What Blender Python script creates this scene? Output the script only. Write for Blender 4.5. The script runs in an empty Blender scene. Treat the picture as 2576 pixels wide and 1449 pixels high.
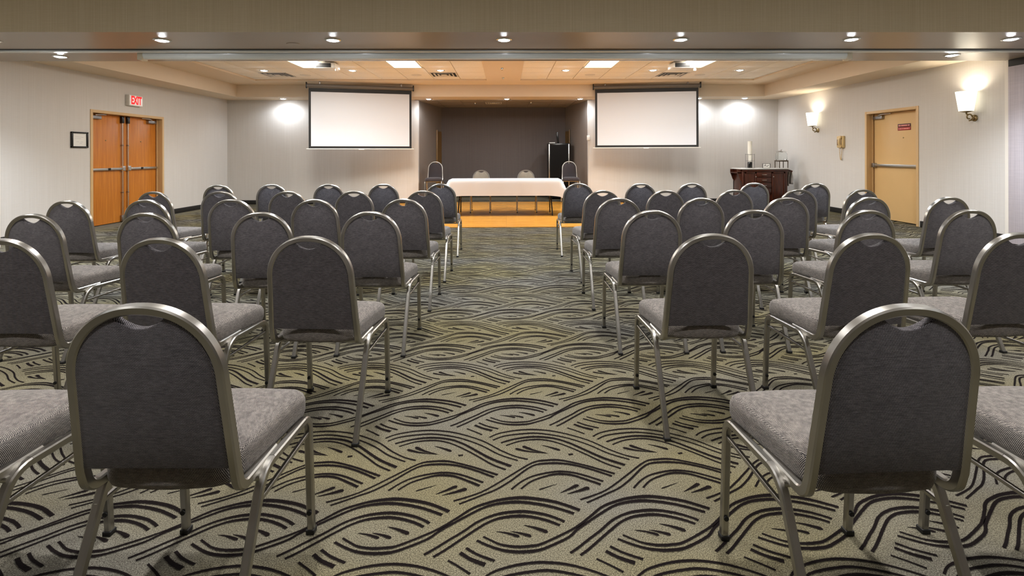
import bpy, bmesh, math, random
from mathutils import Vector, Matrix
R = math.radians
PI = math.pi
random.seed(7)
S = bpy.context.scene
C = S.collection

# ------------------------------------------------------------------ camera, world, exposure
CAM_H = 1.224
cam = bpy.data.cameras.new('camera')
cam.sensor_width = 36.0
cam.lens = 1269.0 * 36.0 / 2576.0
cam.shift_y = -(724.5 - 389.7) / 2576.0
cam.clip_start = 0.05
camo = bpy.data.objects.new('camera', cam)
C.objects.link(camo)
camo.matrix_world = (Matrix.Translation((0, 0, CAM_H)) @ Matrix.Rotation(-0.0116, 4, 'Z')
                     @ Matrix.Rotation(PI / 2, 4, 'X') @ Matrix.Rotation(-0.0027, 4, 'Z'))
S.camera = camo
w = bpy.data.worlds.new('world')
S.world = w
w.use_nodes = True
w.node_tree.nodes['Background'].inputs[0].default_value = (0.5, 0.5, 0.52, 1)
w.node_tree.nodes['Background'].inputs[1].default_value = 0.2
S.view_settings.view_transform = 'Standard'
S.view_settings.look = 'None'
S.view_settings.gamma = 1
S.view_settings.use_curve_mapping = False
S.view_settings.exposure = 0.0
# lamp powers (watts) and colours, used by the lamp builders further down
P_BEAM, P_COFFER, P_SOFFIT, P_TROFFER, P_NEAR, P_SCONCE = 165.0, 100.0, 24.0, 95.0, 160.0, 13.0
COOL = (0.84, 0.91, 1.0)
WARM = (1.0, 0.96, 0.89)
NEUT = (1.0, 0.96, 0.91)

# ------------------------------------------------------------------ room numbers
XL, XR = -7.0, 6.914
ZB = 12.746              # back wall
HC = 2.617               # soffit underside
HB = 2.50                # beam underside
YB0, YB1 = 5.24, 6.85    # beam
ZC, ZT = 2.902, 2.935    # coffer band, tile plane
HN = 3.05                # ceiling of the near half
YN = -3.2                # wall behind the camera
AXL, AXR, AY = -1.885, 1.735, 14.72   # alcove back corners
JL, JR = -2.214, 2.074   # alcove jambs


# ------------------------------------------------------------------ mesh helper
class MB:
    def __init__(s):
        s.v, s.f, s.m, s.uv = [], [], [], None

    def add(s, vs, fs, mi=0):
        o = len(s.v)
        s.v += [tuple(p) for p in vs]
        for f in fs:
            s.f.append([i + o for i in f]); s.m.append(mi)
        return s

    def box(s, x0, x1, y0, y1, z0, z1, b=0.0, mi=0):
        if x0 > x1: x0, x1 = x1, x0
        if y0 > y1: y0, y1 = y1, y0
        if z0 > z1: z0, z1 = z1, z0
        if b <= 0:
            vs = [(x, y, z) for z in (z0, z1) for y in (y0, y1) for x in (x0, x1)]
            fs = [(0, 2, 3, 1), (4, 5, 7, 6), (0, 1, 5, 4), (2, 6, 7, 3), (0, 4, 6, 2), (1, 3, 7, 5)]
            return s.add(vs, fs, mi)
        bm = bmesh.new()
        bmesh.ops.create_cube(bm, size=1)
        bmesh.ops.scale(bm, vec=(x1 - x0, y1 - y0, z1 - z0), verts=bm.verts)
        bmesh.ops.translate(bm, vec=((x0 + x1) / 2, (y0 + y1) / 2, (z0 + z1) / 2), verts=bm.verts)
        bmesh.ops.bevel(bm, geom=bm.edges[:], offset=b, segments=2, affect='EDGES', profile=0.5)
        bm.verts.ensure_lookup_table()
        for i, v in enumerate(bm.verts): v.index = i
        s.add([v.co[:] for v in bm.verts], [[v.index for v in f.verts] for f in bm.faces], mi)
        bm.free()
        return s

    def lathe(s, prof, c=(0, 0, 0), n=24, axis='Z', mi=0, cap=True):
        """prof: list of (r, h)"""
        vs, fs = [], []
        for r, h in prof:
            for k in range(n):
                a = 2 * PI * k / n
                if axis == 'Z': p = (c[0] + r * math.cos(a), c[1] + r * math.sin(a), c[2] + h)
                elif axis == 'X': p = (c[0] + h, c[1] + r * math.cos(a), c[2] + r * math.sin(a))
                else: p = (c[0] + r * math.sin(a), c[1] + h, c[2] + r * math.cos(a))
                vs.append(p)
        for i in range(len(prof) - 1):
            for k in range(n):
                k2 = (k + 1) % n
                fs.append((i * n + k, i * n + k2, (i + 1) * n + k2, (i + 1) * n + k))
        if cap:
            fs.append(list(range(n))[::-1])
            fs.append([(len(prof) - 1) * n + k for k in range(n)])
        return s.add(vs, fs, mi)

    def sweep(s, pts, wid, hei, bi=None, closed=False, ch=0.17, cap=True, mi=0, scale=None):
        """rounded-rectangle tube along pts; bi = fixed side vector (width along it)"""
        pts = [Vector(p) for p in pts]
        n = len(pts)
        cw, cz = wid / 2, hei / 2
        c = min(wid, hei) * ch
        prof = [(cw - c, -cz), (cw, -cz + c), (cw, cz - c), (cw - c, cz), (-cw + c, cz), (-cw, cz - c), (-cw, -cz + c), (-cw + c, -cz)]
        vs, fs = [], []
        for i in range(n):
            if closed: t = pts[(i + 1) % n] - pts[i - 1]
            elif i == 0: t = pts[1] - pts[0]
            elif i == n - 1: t = pts[-1] - pts[-2]
            else: t = (pts[i + 1] - pts[i]).normalized() + (pts[i] - pts[i - 1]).normalized()
            t.normalize()
            b = Vector(bi) if bi else (Vector((0, 0, 1)) if abs(t.z) < 0.9 else Vector((1, 0, 0)))
            b = (b - t * b.dot(t)).normalized()
            nn = t.cross(b).normalized()
            k = scale[i] if scale else 1
            for (a, d) in prof: vs.append(pts[i] + b * a * k + nn * d * k)
        m = len(prof)
        rng = n if closed else n - 1
        for i in range(rng):
            j = (i + 1) % n
            for k in range(m):
                k2 = (k + 1) % m
                fs.append((i * m + k, i * m + k2, j * m + k2, j * m + k))
        if cap and not closed:
            fs.append(list(range(m))[::-1]); fs.append([(n - 1) * m + k for k in range(m)])
        return s.add(vs, fs, mi)

    def tube(s, pts, r, n=8, cap=True, mi=0):
        pts = [Vector(p) for p in pts]
        vs, fs = [], []
        prev = None
        for i in range(len(pts)):
            if i == 0: t = pts[1] - pts[0]
            elif i == len(pts) - 1: t = pts[-1] - pts[-2]
            else: t = pts[i + 1] - pts[i - 1]
            t.normalize()
            if prev is None:
                b = t.orthogonal().normalized()
            else:
                b = (prev - t * prev.dot(t)).normalized()
            prev = b
            nn = t.cross(b)
            rr = r[i] if isinstance(r, (list, tuple)) else r
            for k in range(n):
                a = 2 * PI * k / n
                vs.append(pts[i] + b * math.cos(a) * rr + nn * math.sin(a) * rr)
        for i in range(len(pts) - 1):
            for k in range(n):
                k2 = (k + 1) % n
                fs.append((i * n + k, i * n + k2, (i + 1) * n + k2, (i + 1) * n + k))
        if cap:
            fs.append(list(range(n))[::-1]); fs.append([(len(pts) - 1) * n + k for k in range(n)])
        return s.add(vs, fs, mi)

    def quad(s, a, b, c, d, mi=0):
        return s.add([a, b, c, d], [(0, 1, 2, 3)], mi)

    def rings(s, loops, cap0=True, cap1=True, mi=0):
        n = len(loops[0]); vs, fs = [], []
        for l in loops: vs += l
        for i in range(len(loops) - 1):
            for k in range(n):
                k2 = (k + 1) % n
                fs.append((i * n + k, i * n + k2, (i + 1) * n + k2, (i + 1) * n + k))
        if cap0: fs.append(list(range(n))[::-1])
        if cap1: fs.append([(len(loops) - 1) * n + k for k in range(n)])
        return s.add(vs, fs, mi)

    def mesh(s, name, mats, smooth=45):
        me = bpy.data.meshes.new(name)
        me.from_pydata([tuple(v) for v in s.v], [], s.f)
        if not isinstance(mats, (list, tuple)): mats = [mats]
        for m in mats: me.materials.append(m)
        for p, mi in zip(me.polygons, s.m): p.material_index = mi
        bm = bmesh.new(); bm.from_mesh(me)
        bmesh.ops.recalc_face_normals(bm, faces=bm.faces)
        bm.to_mesh(me); bm.free()
        if smooth:
            for p in me.polygons: p.use_smooth = True
            me.set_sharp_from_angle(angle=R(smooth))
        return me

    def build(s, name, mats, parent=None, smooth=45):
        o = bpy.data.objects.new(name, s.mesh(name, mats, smooth))
        C.objects.link(o)
        if parent is not None: o.parent = parent
        return o


def tag(o, label=None, cat=None, group=None, kind=None):
    if label: o['label'] = label
    if cat: o['category'] = cat
    if group: o['group'] = group
    if kind: o['kind'] = kind
    return o


def empty(name, loc=(0, 0, 0), rz=0.0, label=None, cat=None, group=None, kind=None):
    o = bpy.data.objects.new(name, None)
    o.empty_display_size = 0.1
    C.objects.link(o)
    o.location = loc
    o.rotation_euler = (0, 0, rz)
    return tag(o, label, cat, group, kind)


def copy_tree(o, parent=None):
    c = o.copy(); C.objects.link(c); c.parent = parent
    for ch in list(o.children): copy_tree(ch, c)
    return c


def fillet(pts, rad, n=8):
    """polyline with rounded corners; rad per interior point"""
    pts = [Vector(p) for p in pts]
    out = [pts[0]]
    for i in range(1, len(pts) - 1):
        a, b, c = pts[i - 1], pts[i], pts[i + 1]
        r = rad[i - 1]
        u, v = (a - b).normalized(), (c - b).normalized()
        ang = math.acos(max(-1, min(1, u.dot(v))))
        d = min(r / math.tan(ang / 2), (a - b).length * 0.49, (c - b).length * 0.49)
        rr = d * math.tan(ang / 2)
        cen = b + (u + v).normalized() * (rr / math.sin(ang / 2))
        p0, p1 = b + u * d, b + v * d
        s0, s1 = p0 - cen, p1 - cen
        th = s0.angle(s1)
        for k in range(n + 1):
            t = k / n
            out.append(cen + (s0 * math.sin((1 - t) * th) + s1 * math.sin(t * th)) / math.sin(th))
    out.append(pts[-1])
    return out


# ------------------------------------------------------------------ materials
def srgb(r, g, b):
    f = lambda c: (c / 255 / 12.92) if c / 255 <= 0.04045 else ((c / 255 + 0.055) / 1.055) ** 2.4
    return (f(r), f(g), f(b), 1)


class NT:
    def __init__(s, name):
        s.mat = bpy.data.materials.new(name); s.mat.use_nodes = True
        s.t = s.mat.node_tree
        s.b = s.t.nodes['Principled BSDF']

    def n(s, ty, **kw):
        nd = s.t.nodes.new(ty)
        for k, v in kw.items():
            if k == 'ins':
                for i, val in v.items():
                    if isinstance(val, bpy.types.NodeSocket): s.t.links.new(val, nd.inputs[i])
                    else: nd.inputs[i].default_value = val
            else: setattr(nd, k, v)
        return nd

    def m(s, op, a, b=0.0, c=0.0, clamp=False):
        nd = s.n('ShaderNodeMath', operation=op, ins={0: a, 1: b, 2: c}); nd.use_clamp = clamp
        return nd.outputs[0]

    def mix(s, f, a, b):
        nd = s.n('ShaderNodeMix', data_type='RGBA')
        for k, val in ((0, f), (6, a), (7, b)):
            if isinstance(val, bpy.types.NodeSocket): s.t.links.new(val, nd.inputs[k])
            else: nd.inputs[k].default_value = val
        return nd.outputs[2]

    def noise(s, vec, scale, detail=2.0, rough=0.5):
        return s.n('ShaderNodeTexNoise', ins={'Vector': vec, 'Scale': scale, 'Detail': detail, 'Roughness': rough}).outputs[0]

    def obj(s): return s.n('ShaderNodeTexCoord').outputs['Object']

    def mapv(s, vec, sc): return s.n('ShaderNodeMapping', ins={0: vec, 3: sc}).outputs[0]

    def ramp(s, f, lo, hi):
        return s.n('ShaderNodeMapRange', ins={0: f, 1: lo, 2: hi, 3: 0.0, 4: 1.0}).outputs[0]

    def bump(s, h, strength, dist):
        s.t.links.new(s.n('ShaderNodeBump', ins={'Height': h, 'Strength': strength, 'Distance': dist}).outputs[0], s.b.inputs['Normal'])

    def col(s, c):
        if isinstance(c, bpy.types.NodeSocket): s.t.links.new(c, s.b.inputs['Base Color'])
        else: s.b.inputs['Base Color'].default_value = c

    def set(s, rough=0.5, metal=0.0, spec=0.5):
        s.b.inputs['Roughness'].default_value = rough
        s.b.inputs['Metallic'].default_value = metal
        s.b.inputs['Specular IOR Level'].default_value = spec
        return s.mat


def plain(name, col, rough=0.5, metal=0.0, spec=0.5, var=0.06, vs=8.0):
    k = NT(name)
    nz = k.noise(k.obj(), vs, 3)
    a = tuple(c * (1 - var) for c in col[:3]) + (1,)
    b = tuple(min(1, c * (1 + var)) for c in col[:3]) + (1,)
    k.col(k.mix(nz, a, b))
    return k.set(rough, metal, spec)


def emis(name, col, strength, base=(0.8, 0.8, 0.8, 1)):
    k = NT(name)
    k.col(base)
    k.b.inputs['Emission Color'].default_value = tuple(col[:3]) + (1,)
    k.b.inputs['Emission Strength'].default_value = strength
    return k.set(0.4)


def wallpaper(name, c0, c1, grain=0.5):
    k = NT(name)
    o = k.obj()
    st = k.noise(k.mapv(o, (70, 70, 0.8)), 1.0, 4, 0.65)
    hz = k.noise(k.mapv(o, (5, 5, 140)), 1.0, 2, 0.5)
    f = k.m('ADD', k.m('MULTIPLY', st, 0.75), k.m('MULTIPLY', hz, 0.25))
    f = k.ramp(f, 0.33, 0.67)
    k.col(k.mix(f, c0, c1))
    k.bump(f, 0.25, 0.0012 * grain)
    return k.set(0.75, 0, 0.25)


M_WALL = wallpaper('wallpaper_beige', srgb(200, 195, 189), srgb(209, 205, 200))
M_OLIVE = wallpaper('wallpaper_olive', srgb(192, 176, 146), srgb(206, 192, 164))
M_ALCWALL = wallpaper('wallpaper_taupe', srgb(124, 114, 106), srgb(134, 124, 116))
M_DARKWALL = wallpaper('wallpaper_charcoal', srgb(94, 88, 87), srgb(103, 97, 96))
M_PARTITION = wallpaper('partition_fabric', srgb(168, 160, 166), srgb(192, 184, 188))
M_PAINT = plain('ceiling_paint', srgb(228, 210, 186), 0.7, spec=0.2, var=0.02)
M_SOFF = plain('soffit_paint', srgb(218, 202, 180), 0.7, spec=0.2, var=0.02)
M_BEAMPAINT = plain('beam_paint', srgb(156, 142, 128), 0.27, spec=0.45, var=0.01)
M_WHITE = plain('white_plastic', srgb(228, 226, 220), 0.35, var=0.02)
M_TRIMW = plain('light_trim_paint', srgb(222, 216, 206), 0.5, var=0.03)
M_BLACK = plain('black_matte', srgb(18, 17, 17), 0.6, var=0.2)
M_BASE = plain('baseboard_rubber', srgb(26, 24, 23), 0.45, var=0.15)
M_ALU = plain('brushed_aluminium', (0.62, 0.63, 0.62, 1), 0.28, 1.0, var=0.06, vs=30)
M_ALUD = plain('grey_steel', (0.33, 0.32, 0.32, 1), 0.36, 1.0, var=0.1, vs=30)
M_CHROME = plain('chrome', (0.75, 0.75, 0.75, 1), 0.15, 1.0, var=0.04)
M_DOORTAN = plain('door_paint_tan', srgb(214, 178, 124), 0.4, var=0.04, vs=3)
M_FRAMETAN = plain('door_frame_tan', srgb(206, 172, 124), 0.4, var=0.03)
M_BLACKG = plain('black_gloss', srgb(14, 14, 15), 0.25, var=0.1)
M_RED = plain('red_sign', srgb(150, 24, 20), 0.4, var=0.05)
M_REDTXT = emis('exit_red', (1.0, 0.015, 0.02), 0.62, (0.6, 0.01, 0.01, 1))
M_BEIGEPL = plain('beige_plastic', srgb(206, 178, 126), 0.4, var=0.05)
M_BRASS = plain('aged_brass', (0.30, 0.23, 0.12, 1), 0.35, 1.0, var=0.25, vs=60)
M_GRAN = plain('pale_granite', srgb(205, 204, 200), 0.2, var=0.12, vs=120)
M_SCREEN = plain('screen_vinyl', srgb(208, 210, 216), 0.8, spec=0.1, var=0.01)
M_TEXT = plain('dark_print', srgb(60, 60, 64), 0.6)
M_CREAM = plain('cream_cap', srgb(226, 214, 190), 0.4)


def mk_frame():
    k = NT('chair_metal')
    o = k.obj()
    n1 = k.noise(o, 6, 3)
    k.col(k.mix(k.ramp(n1, 0.3, 0.7), (0.37, 0.355, 0.33, 1), (0.47, 0.455, 0.425, 1)))
    m = k.set(0.30, 1.0)
    return m


M_CHAIR = mk_frame()


def mk_fabric(name, dark, light, amt=1.0, per=0.0037):
    """woven cloth: rows of pale picks on a dark ground, box-mapped in the object's own space"""
    k = NT(name)
    tc = k.n('ShaderNodeTexCoord')
    P = k.n('ShaderNodeSeparateXYZ', ins={0: tc.outputs['Object']})
    N = k.n('ShaderNodeSeparateXYZ', ins={0: tc.outputs['Normal']})
    nx = k.m('GREATER_THAN', k.m('ABSOLUTE', N.outputs[0]), 0.71)
    nz = k.m('GREATER_THAN', k.m('ABSOLUTE', N.outputs[2]), 0.71)
    mixf = lambda f, a, b: k.m('ADD', k.m('MULTIPLY', a, k.m('SUBTRACT', 1.0, f)), k.m('MULTIPLY', b, f))
    u = mixf(nx, P.outputs[0], P.outputs[1])
    v = mixf(nz, P.outputs[2], P.outputs[1])
    wob = k.noise(tc.outputs['Object'], 260, 1)
    wob = k.m('MULTIPLY', k.m('SUBTRACT', wob, 0.5), 1.6)
    su = k.m('SINE', k.m('ADD', k.m('MULTIPLY', u, 2 * PI / per), wob))
    row = k.m('FLOOR', k.m('MULTIPLY', v, 1.0 / (per * 0.8)))
    ph = k.m('MULTIPLY', row, PI)
    su = k.m('SINE', k.m('ADD', k.m('ADD', k.m('MULTIPLY', u, 2 * PI / per), wob), k.m('MULTIPLY', row, 2.3)))
    sv = k.m('SINE', k.m('MULTIPLY', v, 2 * PI / (per * 0.8)))
    pick = k.m('MULTIPLY', k.m('MULTIPLY_ADD', su, 0.5, 0.5), k.m('ABSOLUTE', sv))
    big = k.noise(tc.outputs['Object'], 30, 3, 0.6)
    st = k.noise(k.mapv(tc.outputs['Object'], (60, 60, 420)), 1.0, 2)
    f = k.ramp(pick, 0.32, 0.66)
    f = k.m('MULTIPLY', f, k.m('MULTIPLY_ADD', k.ramp(st, 0.3, 0.75), 0.7, 0.45 * amt))
    f = k.m('MULTIPLY', f, k.m('MULTIPLY_ADD', big, 0.7, 0.65), clamp=True)
    k.col(k.mix(f, dark, light))
    k.bump(pick, 0.5, 0.0012)
    k.b.inputs['Sheen Weight'].default_value = 0.15
    return k.set(0.9, 0, 0.15)


M_FABRIC = mk_fabric('chair_weave', srgb(34, 32, 36), srgb(222, 212, 202))
M_FABRIC_SHADED = mk_fabric('chair_weave_shaded', srgb(27, 26, 32), srgb(180, 173, 178))  # same weave as the seats, darkened: shade on the backs put into the colour
M_FABRIC2 = mk_fabric('chair_weave_taupe', srgb(96, 88, 78), srgb(176, 168, 152))


def mk_carpet(name, motif):
    k = NT(name)
    o = k.obj()
    sp = k.noise(o, 330, 2, 0.7)
    sp2 = k.noise(o, 230, 3, 0.75)
    big = k.noise(k.mapv(o, (0.9, 1.6, 1)), 1.0, 2)  # broad olive and grey areas: tint of the lighting put into the pile colour
    base = k.mix(k.ramp(big, 0.35, 0.65), srgb(92, 86, 63), srgb(90, 87, 80))
    lite = k.mix(k.ramp(big, 0.35, 0.65), srgb(158, 149, 114), srgb(150, 147, 136))
    dk = srgb(44, 40, 34)
    c = k.mix(k.ramp(sp, 0.40, 0.64), base, lite)
    c = k.mix(k.m('MULTIPLY', k.ramp(sp2, 0.54, 0.34), 0.85), c, dk)
    if motif:
        uv = k.n('ShaderNodeSeparateXYZ', ins={0: k.n('ShaderNodeTexCoord').outputs['UV']})
        e = k.m('SUBTRACT', 1.0, k.m('ABSOLUTE', k.m('MULTIPLY_ADD', uv.outputs[1], 2.0, -1.0)))
        jag = k.noise(o, 330, 2, 0.6)
        e = k.m('ADD', e, k.m('MULTIPLY', k.m('SUBTRACT', jag, 0.5), 1.1))
        mask = k.ramp(e, 0.04, 0.18)
        ink = k.mix(sp, srgb(9, 7, 8), srgb(32, 26, 26))
        c = k.mix(mask, c, ink)
    k.col(c)
    k.bump(k.m('ADD', sp, sp2), 0.6, 0.004)
    return k.set(0.97, 0, 0.05)


M_CARPET = mk_carpet('carpet_loop_pile', False)
M_MOTIF = mk_carpet('carpet_swirl_pile', True)


def mk_wood(name, c0, c1, scale, rough, spec=0.5, planks=None):
    k = NT(name)
    o = k.obj()
    g = k.noise(k.mapv(o, scale), 1.0, 5, 0.6)
    c = k.mix(k.ramp(g, 0.3, 0.7), c0, c1)
    if planks:
        b = k.n('ShaderNodeTexBrick', ins={'Vector': o, 'Scale': 1.0, 'Mortar Size': 0.0015, 'Brick Width': planks[0], 'Row Height': planks[1],
                                            'Color1': (0.85, 0.85, 0.85, 1), 'Color2': (1.1, 1.1, 1.1, 1), 'Mortar': (0.45, 0.4, 0.35, 1)})
        mm = k.n('ShaderNodeMix', data_type='RGBA', blend_type='MULTIPLY')
        mm.inputs[0].default_value = 1
        k.t.links.new(c, mm.inputs[6]); k.t.links.new(b.outputs[0], mm.inputs[7])
        c = mm.outputs[2]
    k.col(c)
    return k.set(rough, 0, spec)


M_WOODFLOOR = mk_wood('oak_dance_floor', srgb(202, 136, 50), srgb(228, 168, 76), (2.5, 30, 1), 0.16, 0.5, (40.0, 0.058))
M_DOORWOOD = mk_wood('door_veneer', srgb(178, 104, 36), srgb(204, 130, 50), (26, 26, 1.6), 0.35)
M_CHERRY = mk_wood('dark_cherry', srgb(40, 16, 9), srgb(78, 34, 18), (20, 20, 3), 0.28)

# tile with fissured face
k = NT('ceiling_tile')
k.col(k.mix(k.ramp(k.noise(k.obj(), 55, 3, 0.7), 0.35, 0.6), srgb(238, 230, 218), srgb(248, 243, 234)))
M_TILE = k.set(0.85, 0, 0.15)
k = NT('clear_glass')
k.col((0.95, 0.97, 0.97, 1))
k.b.inputs['Transmission Weight'].default_value = 1.0
k.b.inputs['IOR'].default_value = 1.15
M_GLASS = k.set(0.05)

E_SPOT = emis('spot_lens', (0.92, 0.96, 1.0), 200)
E_TROF = emis('troffer_diffuser', (1.0, 0.90, 0.66), 2.2)
E_SHADE = emis('sconce_glass', (1.0, 0.93, 0.72), 1.7)
E_EXIT = emis('exit_face', (1.0, 0.80, 0.77), 0.30)


def lamp(parent, kind, loc, power, col, **kw):
    l = bpy.data.lights.new('lamp_' + kind.lower(), kind)
    l.energy = power; l.color = col
    rot = kw.pop('rot', None)
    for a, b in kw.items(): setattr(l, a, b)
    o = bpy.data.objects.new('lamp', l)
    C.objects.link(o)
    o.location = loc
    if rot: o.rotation_euler = rot
    if parent is not None: o.parent = parent
    return o


# ------------------------------------------------------------------ SETTING
# floor
f = MB()
f.box(XL - 0.2, XR + 0.2, YN - 0.1, ZB, -0.06, 0.0)
f.add([(JL - 0.02, ZB, 0), (JR + 0.02, ZB, 0), (AXR + 0.02, AY, 0), (AXL - 0.02, AY, 0)], [(0, 1, 2, 3)])
FLOOR = tag(f.build('floor', M_CARPET, smooth=0), kind='structure')


# carpet motif: strokes traced in the floor plane (metres), one repeat = 0.449 x 0.733
def catmull(p, n=6):
    q = [p[0]] + list(p) + [p[-1]]
    out = []
    for i in range(1, len(q) - 2):
        for k in range(n):
            t = k / n
            out.append(tuple(0.5 * ((2 * q[i][c]) + (-q[i - 1][c] + q[i + 1][c]) * t + (2 * q[i - 1][c] - 5 * q[i][c] + 4 * q[i + 1][c] - q[i + 2][c]) * t * t
                                    + (-q[i - 1][c] + 3 * q[i][c] - 3 * q[i + 1][c] + q[i + 2][c]) * t ** 3) for c in range(2)))
    out.append(tuple(p[-1]))
    return out


STROKES = [
    ([(-0.077, 1.618), (-0.049, 1.6), (-0.018, 1.583), (0.027, 1.574), (0.072, 1.576), (0.111, 1.586), (0.201, 1.637), (0.241, 1.666), (0.284, 1.705), (0.33, 1.748), (0.379, 1.773), (0.429, 1.79), (0.497, 1.799), (0.565, 1.79), (0.631, 1.77), (0.699, 1.733)], 0.014, 0.026),
    ([(-0.097, 1.602), (-0.063, 1.582), (-0.018, 1.562), (0.026, 1.554), (0.071, 1.555), (0.113, 1.565), (0.193, 1.608), (0.228, 1.643), (0.271, 1.678), (0.316, 1.713), (0.363, 1.747), (0.412, 1.768), (0.48, 1.777), (0.547, 1.768), (0.612, 1.748), (0.677, 1.717)], 0.017, 0.022),
    ([(-0.255, 1.547), (-0.226, 1.569), (-0.186, 1.604), (-0.143, 1.64), (-0.099, 1.682), (-0.052, 1.71), (-0.003, 1.725), (0.062, 1.729), (0.127, 1.714), (0.167, 1.695), (0.191, 1.679)], 0.017, 0.021),
    ([(-0.225, 1.538), (-0.196, 1.561), (-0.155, 1.599), (-0.112, 1.639), (-0.067, 1.677), (-0.019, 1.7), (0.045, 1.708), (0.094, 1.7), (0.141, 1.682), (0.174, 1.663)], 0.017, 0.021),
    ([(-0.036, 1.639), (-0.0, 1.631), (0.04, 1.616)], 0.006, 0.02),
    ([(0.012, 1.639), (0.043, 1.63), (0.078, 1.616)], 0.006, 0.022),
    ([(0.054, 1.666), (0.091, 1.653), (0.132, 1.633)], 0.004, 0.026),
    ([(-0.128, 1.572), (-0.091, 1.545), (-0.038, 1.52)], 0.018, 0.016),
    ([(-0.145, 1.553), (-0.11, 1.527), (-0.066, 1.506)], 0.024, 0.026),
    ([(-0.179, 1.524), (-0.142, 1.499), (-0.109, 1.474)], 0.013, 0.015),
    ([(-0.189, 1.786), (-0.14, 1.807), (-0.09, 1.834), (-0.039, 1.876), (0.015, 1.926), (0.101, 2.003), (0.159, 2.018), (0.216, 2.017), (0.295, 1.988), (0.353, 1.96), (0.413, 1.929)], 0.013, 0.02),
    ([(-0.168, 1.77), (-0.129, 1.792), (-0.083, 1.819), (-0.038, 1.846), (0.015, 1.894), (0.097, 1.98), (0.162, 1.998), (0.238, 1.993), (0.316, 1.963), (0.399, 1.915)], 0.014, 0.02),
    ([(-0.433, 1.845), (-0.396, 1.887), (-0.349, 1.92), (-0.279, 1.942), (-0.224, 1.944), (-0.168, 1.928), (-0.089, 1.885)], 0.014, 0.018),
    ([(-0.398, 1.847), (-0.36, 1.887), (-0.311, 1.914), (-0.259, 1.93), (-0.204, 1.924), (-0.147, 1.894), (-0.102, 1.867)], 0.014, 0.024),
    ([(-0.333, 1.841), (-0.295, 1.858), (-0.259, 1.874)], 0.01, 0.008),
    ([(-0.259, 1.821), (-0.22, 1.844), (-0.184, 1.867)], 0.004, 0.026),
    ([(-0.234, 1.816), (-0.187, 1.833), (-0.147, 1.851)], 0.004, 0.03),
    ([(-0.474, 2.144), (-0.414, 2.172), (-0.335, 2.187), (-0.251, 2.175), (-0.186, 2.139), (-0.122, 2.083), (-0.061, 2.03), (0.016, 1.982)], 0.017, 0.028),
    ([(-0.453, 2.123), (-0.391, 2.156), (-0.311, 2.166), (-0.247, 2.147), (-0.183, 2.104), (-0.12, 2.05), (-0.06, 1.995), (-0.005, 1.961)], 0.013, 0.017),
    ([(-0.525, 2.186), (-0.482, 2.217), (-0.4, 2.241), (-0.313, 2.244), (-0.216, 2.22), (-0.105, 2.16), (-0.027, 2.09), (0.033, 2.047), (0.083, 2.026)], 0.014, 0.014),
    ([(-0.509, 2.164), (-0.463, 2.194), (-0.381, 2.212), (-0.309, 2.214), (-0.206, 2.184), (-0.11, 2.127), (-0.033, 2.061), (0.043, 2.018)], 0.014, 0.014),
    ([(-0.415, 2.101), (-0.362, 2.08), (-0.277, 2.064)], 0.024, 0.004),
    ([(-0.384, 2.118), (-0.339, 2.088), (-0.285, 2.067)], 0.028, 0.005),
    ([(-0.305, 2.124), (-0.271, 2.109), (-0.228, 2.085)], 0.006, 0.022),
    ([(-0.198, 2.055), (-0.179, 2.059)], 0.016, 0.012),
]
TX, TY = 0.449, 0.733


def carpet():
    unit = []
    for pts, w0, w1 in STROKES:
        c = catmull(pts, 4 if len(pts) > 4 else 6)
        leaf = len(pts) == 3 and min(w0, w1) < 0.011
        wm = max(w0, w1)
        n = len(c)
        L, Rr = [], []
        for i, (x, y) in enumerate(c):
            a = c[max(0, i - 1)]; b = c[min(n - 1, i + 1)]
            dx, dy = b[0] - a[0], b[1] - a[1]
            d = math.hypot(dx, dy) or 1
            t = i / (n - 1)
            if leaf:
                q = t if w1 > w0 else 1 - t
                wd = wm * 0.40 * (q ** 0.8) * (1.0 if q < 0.8 else math.sqrt(max(0.02, 1 - ((q - 0.8) / 0.2) ** 2)))
            else:
                # pairs draw together where they run diagonally, so they thin out there
                wd = (w0 + (w1 - w0) * t ** 1.5) * 0.465 * (1 - 0.34 * min(1.0, abs(dy) / d * 1.9))
            L.append((x - dy / d * wd, y + dx / d * wd)); Rr.append((x + dy / d * wd, y - dx / d * wd))
        unit.append((L, Rr))
    V, F, UV = [], [], []
    for iy in range(-6, 17):
        for ix in range(-17, 17):
            ox, oy = ix * TX, iy * TY
            for L, Rr in unit:
                o = len(V); n = len(L)
                if oy + L[0][1] > 13.6 or oy + L[0][1] < -3: continue
                if abs(ox + L[0][0]) > 6.75: continue
                for a, b in zip(L, Rr):
                    V.append((a[0] + ox, a[1] + oy, 0.0011)); V.append((b[0] + ox, b[1] + oy, 0.0011))
                for i in range(n - 1):
                    F.append((o + 2 * i + 1, o + 2 * i + 3, o + 2 * i + 2, o + 2 * i))
                    t0, t1 = i / (n - 1), (i + 1) / (n - 1)
                    UV += [t0, 1, t1, 1, t1, 0, t0, 0]
    me = bpy.data.meshes.new('carpet_motif')
    me.from_pydata(V, [], F)
    uvl = me.uv_layers.new(name='UVMap')
    uvl.data.foreach_set('uv', UV)
    me.materials.append(M_MOTIF)
    o = bpy.data.objects.new('carpet_swirl', me)
    C.objects.link(o); o.parent = FLOOR
    o['kind'] = 'stuff'
    return o


carpet()

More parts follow.
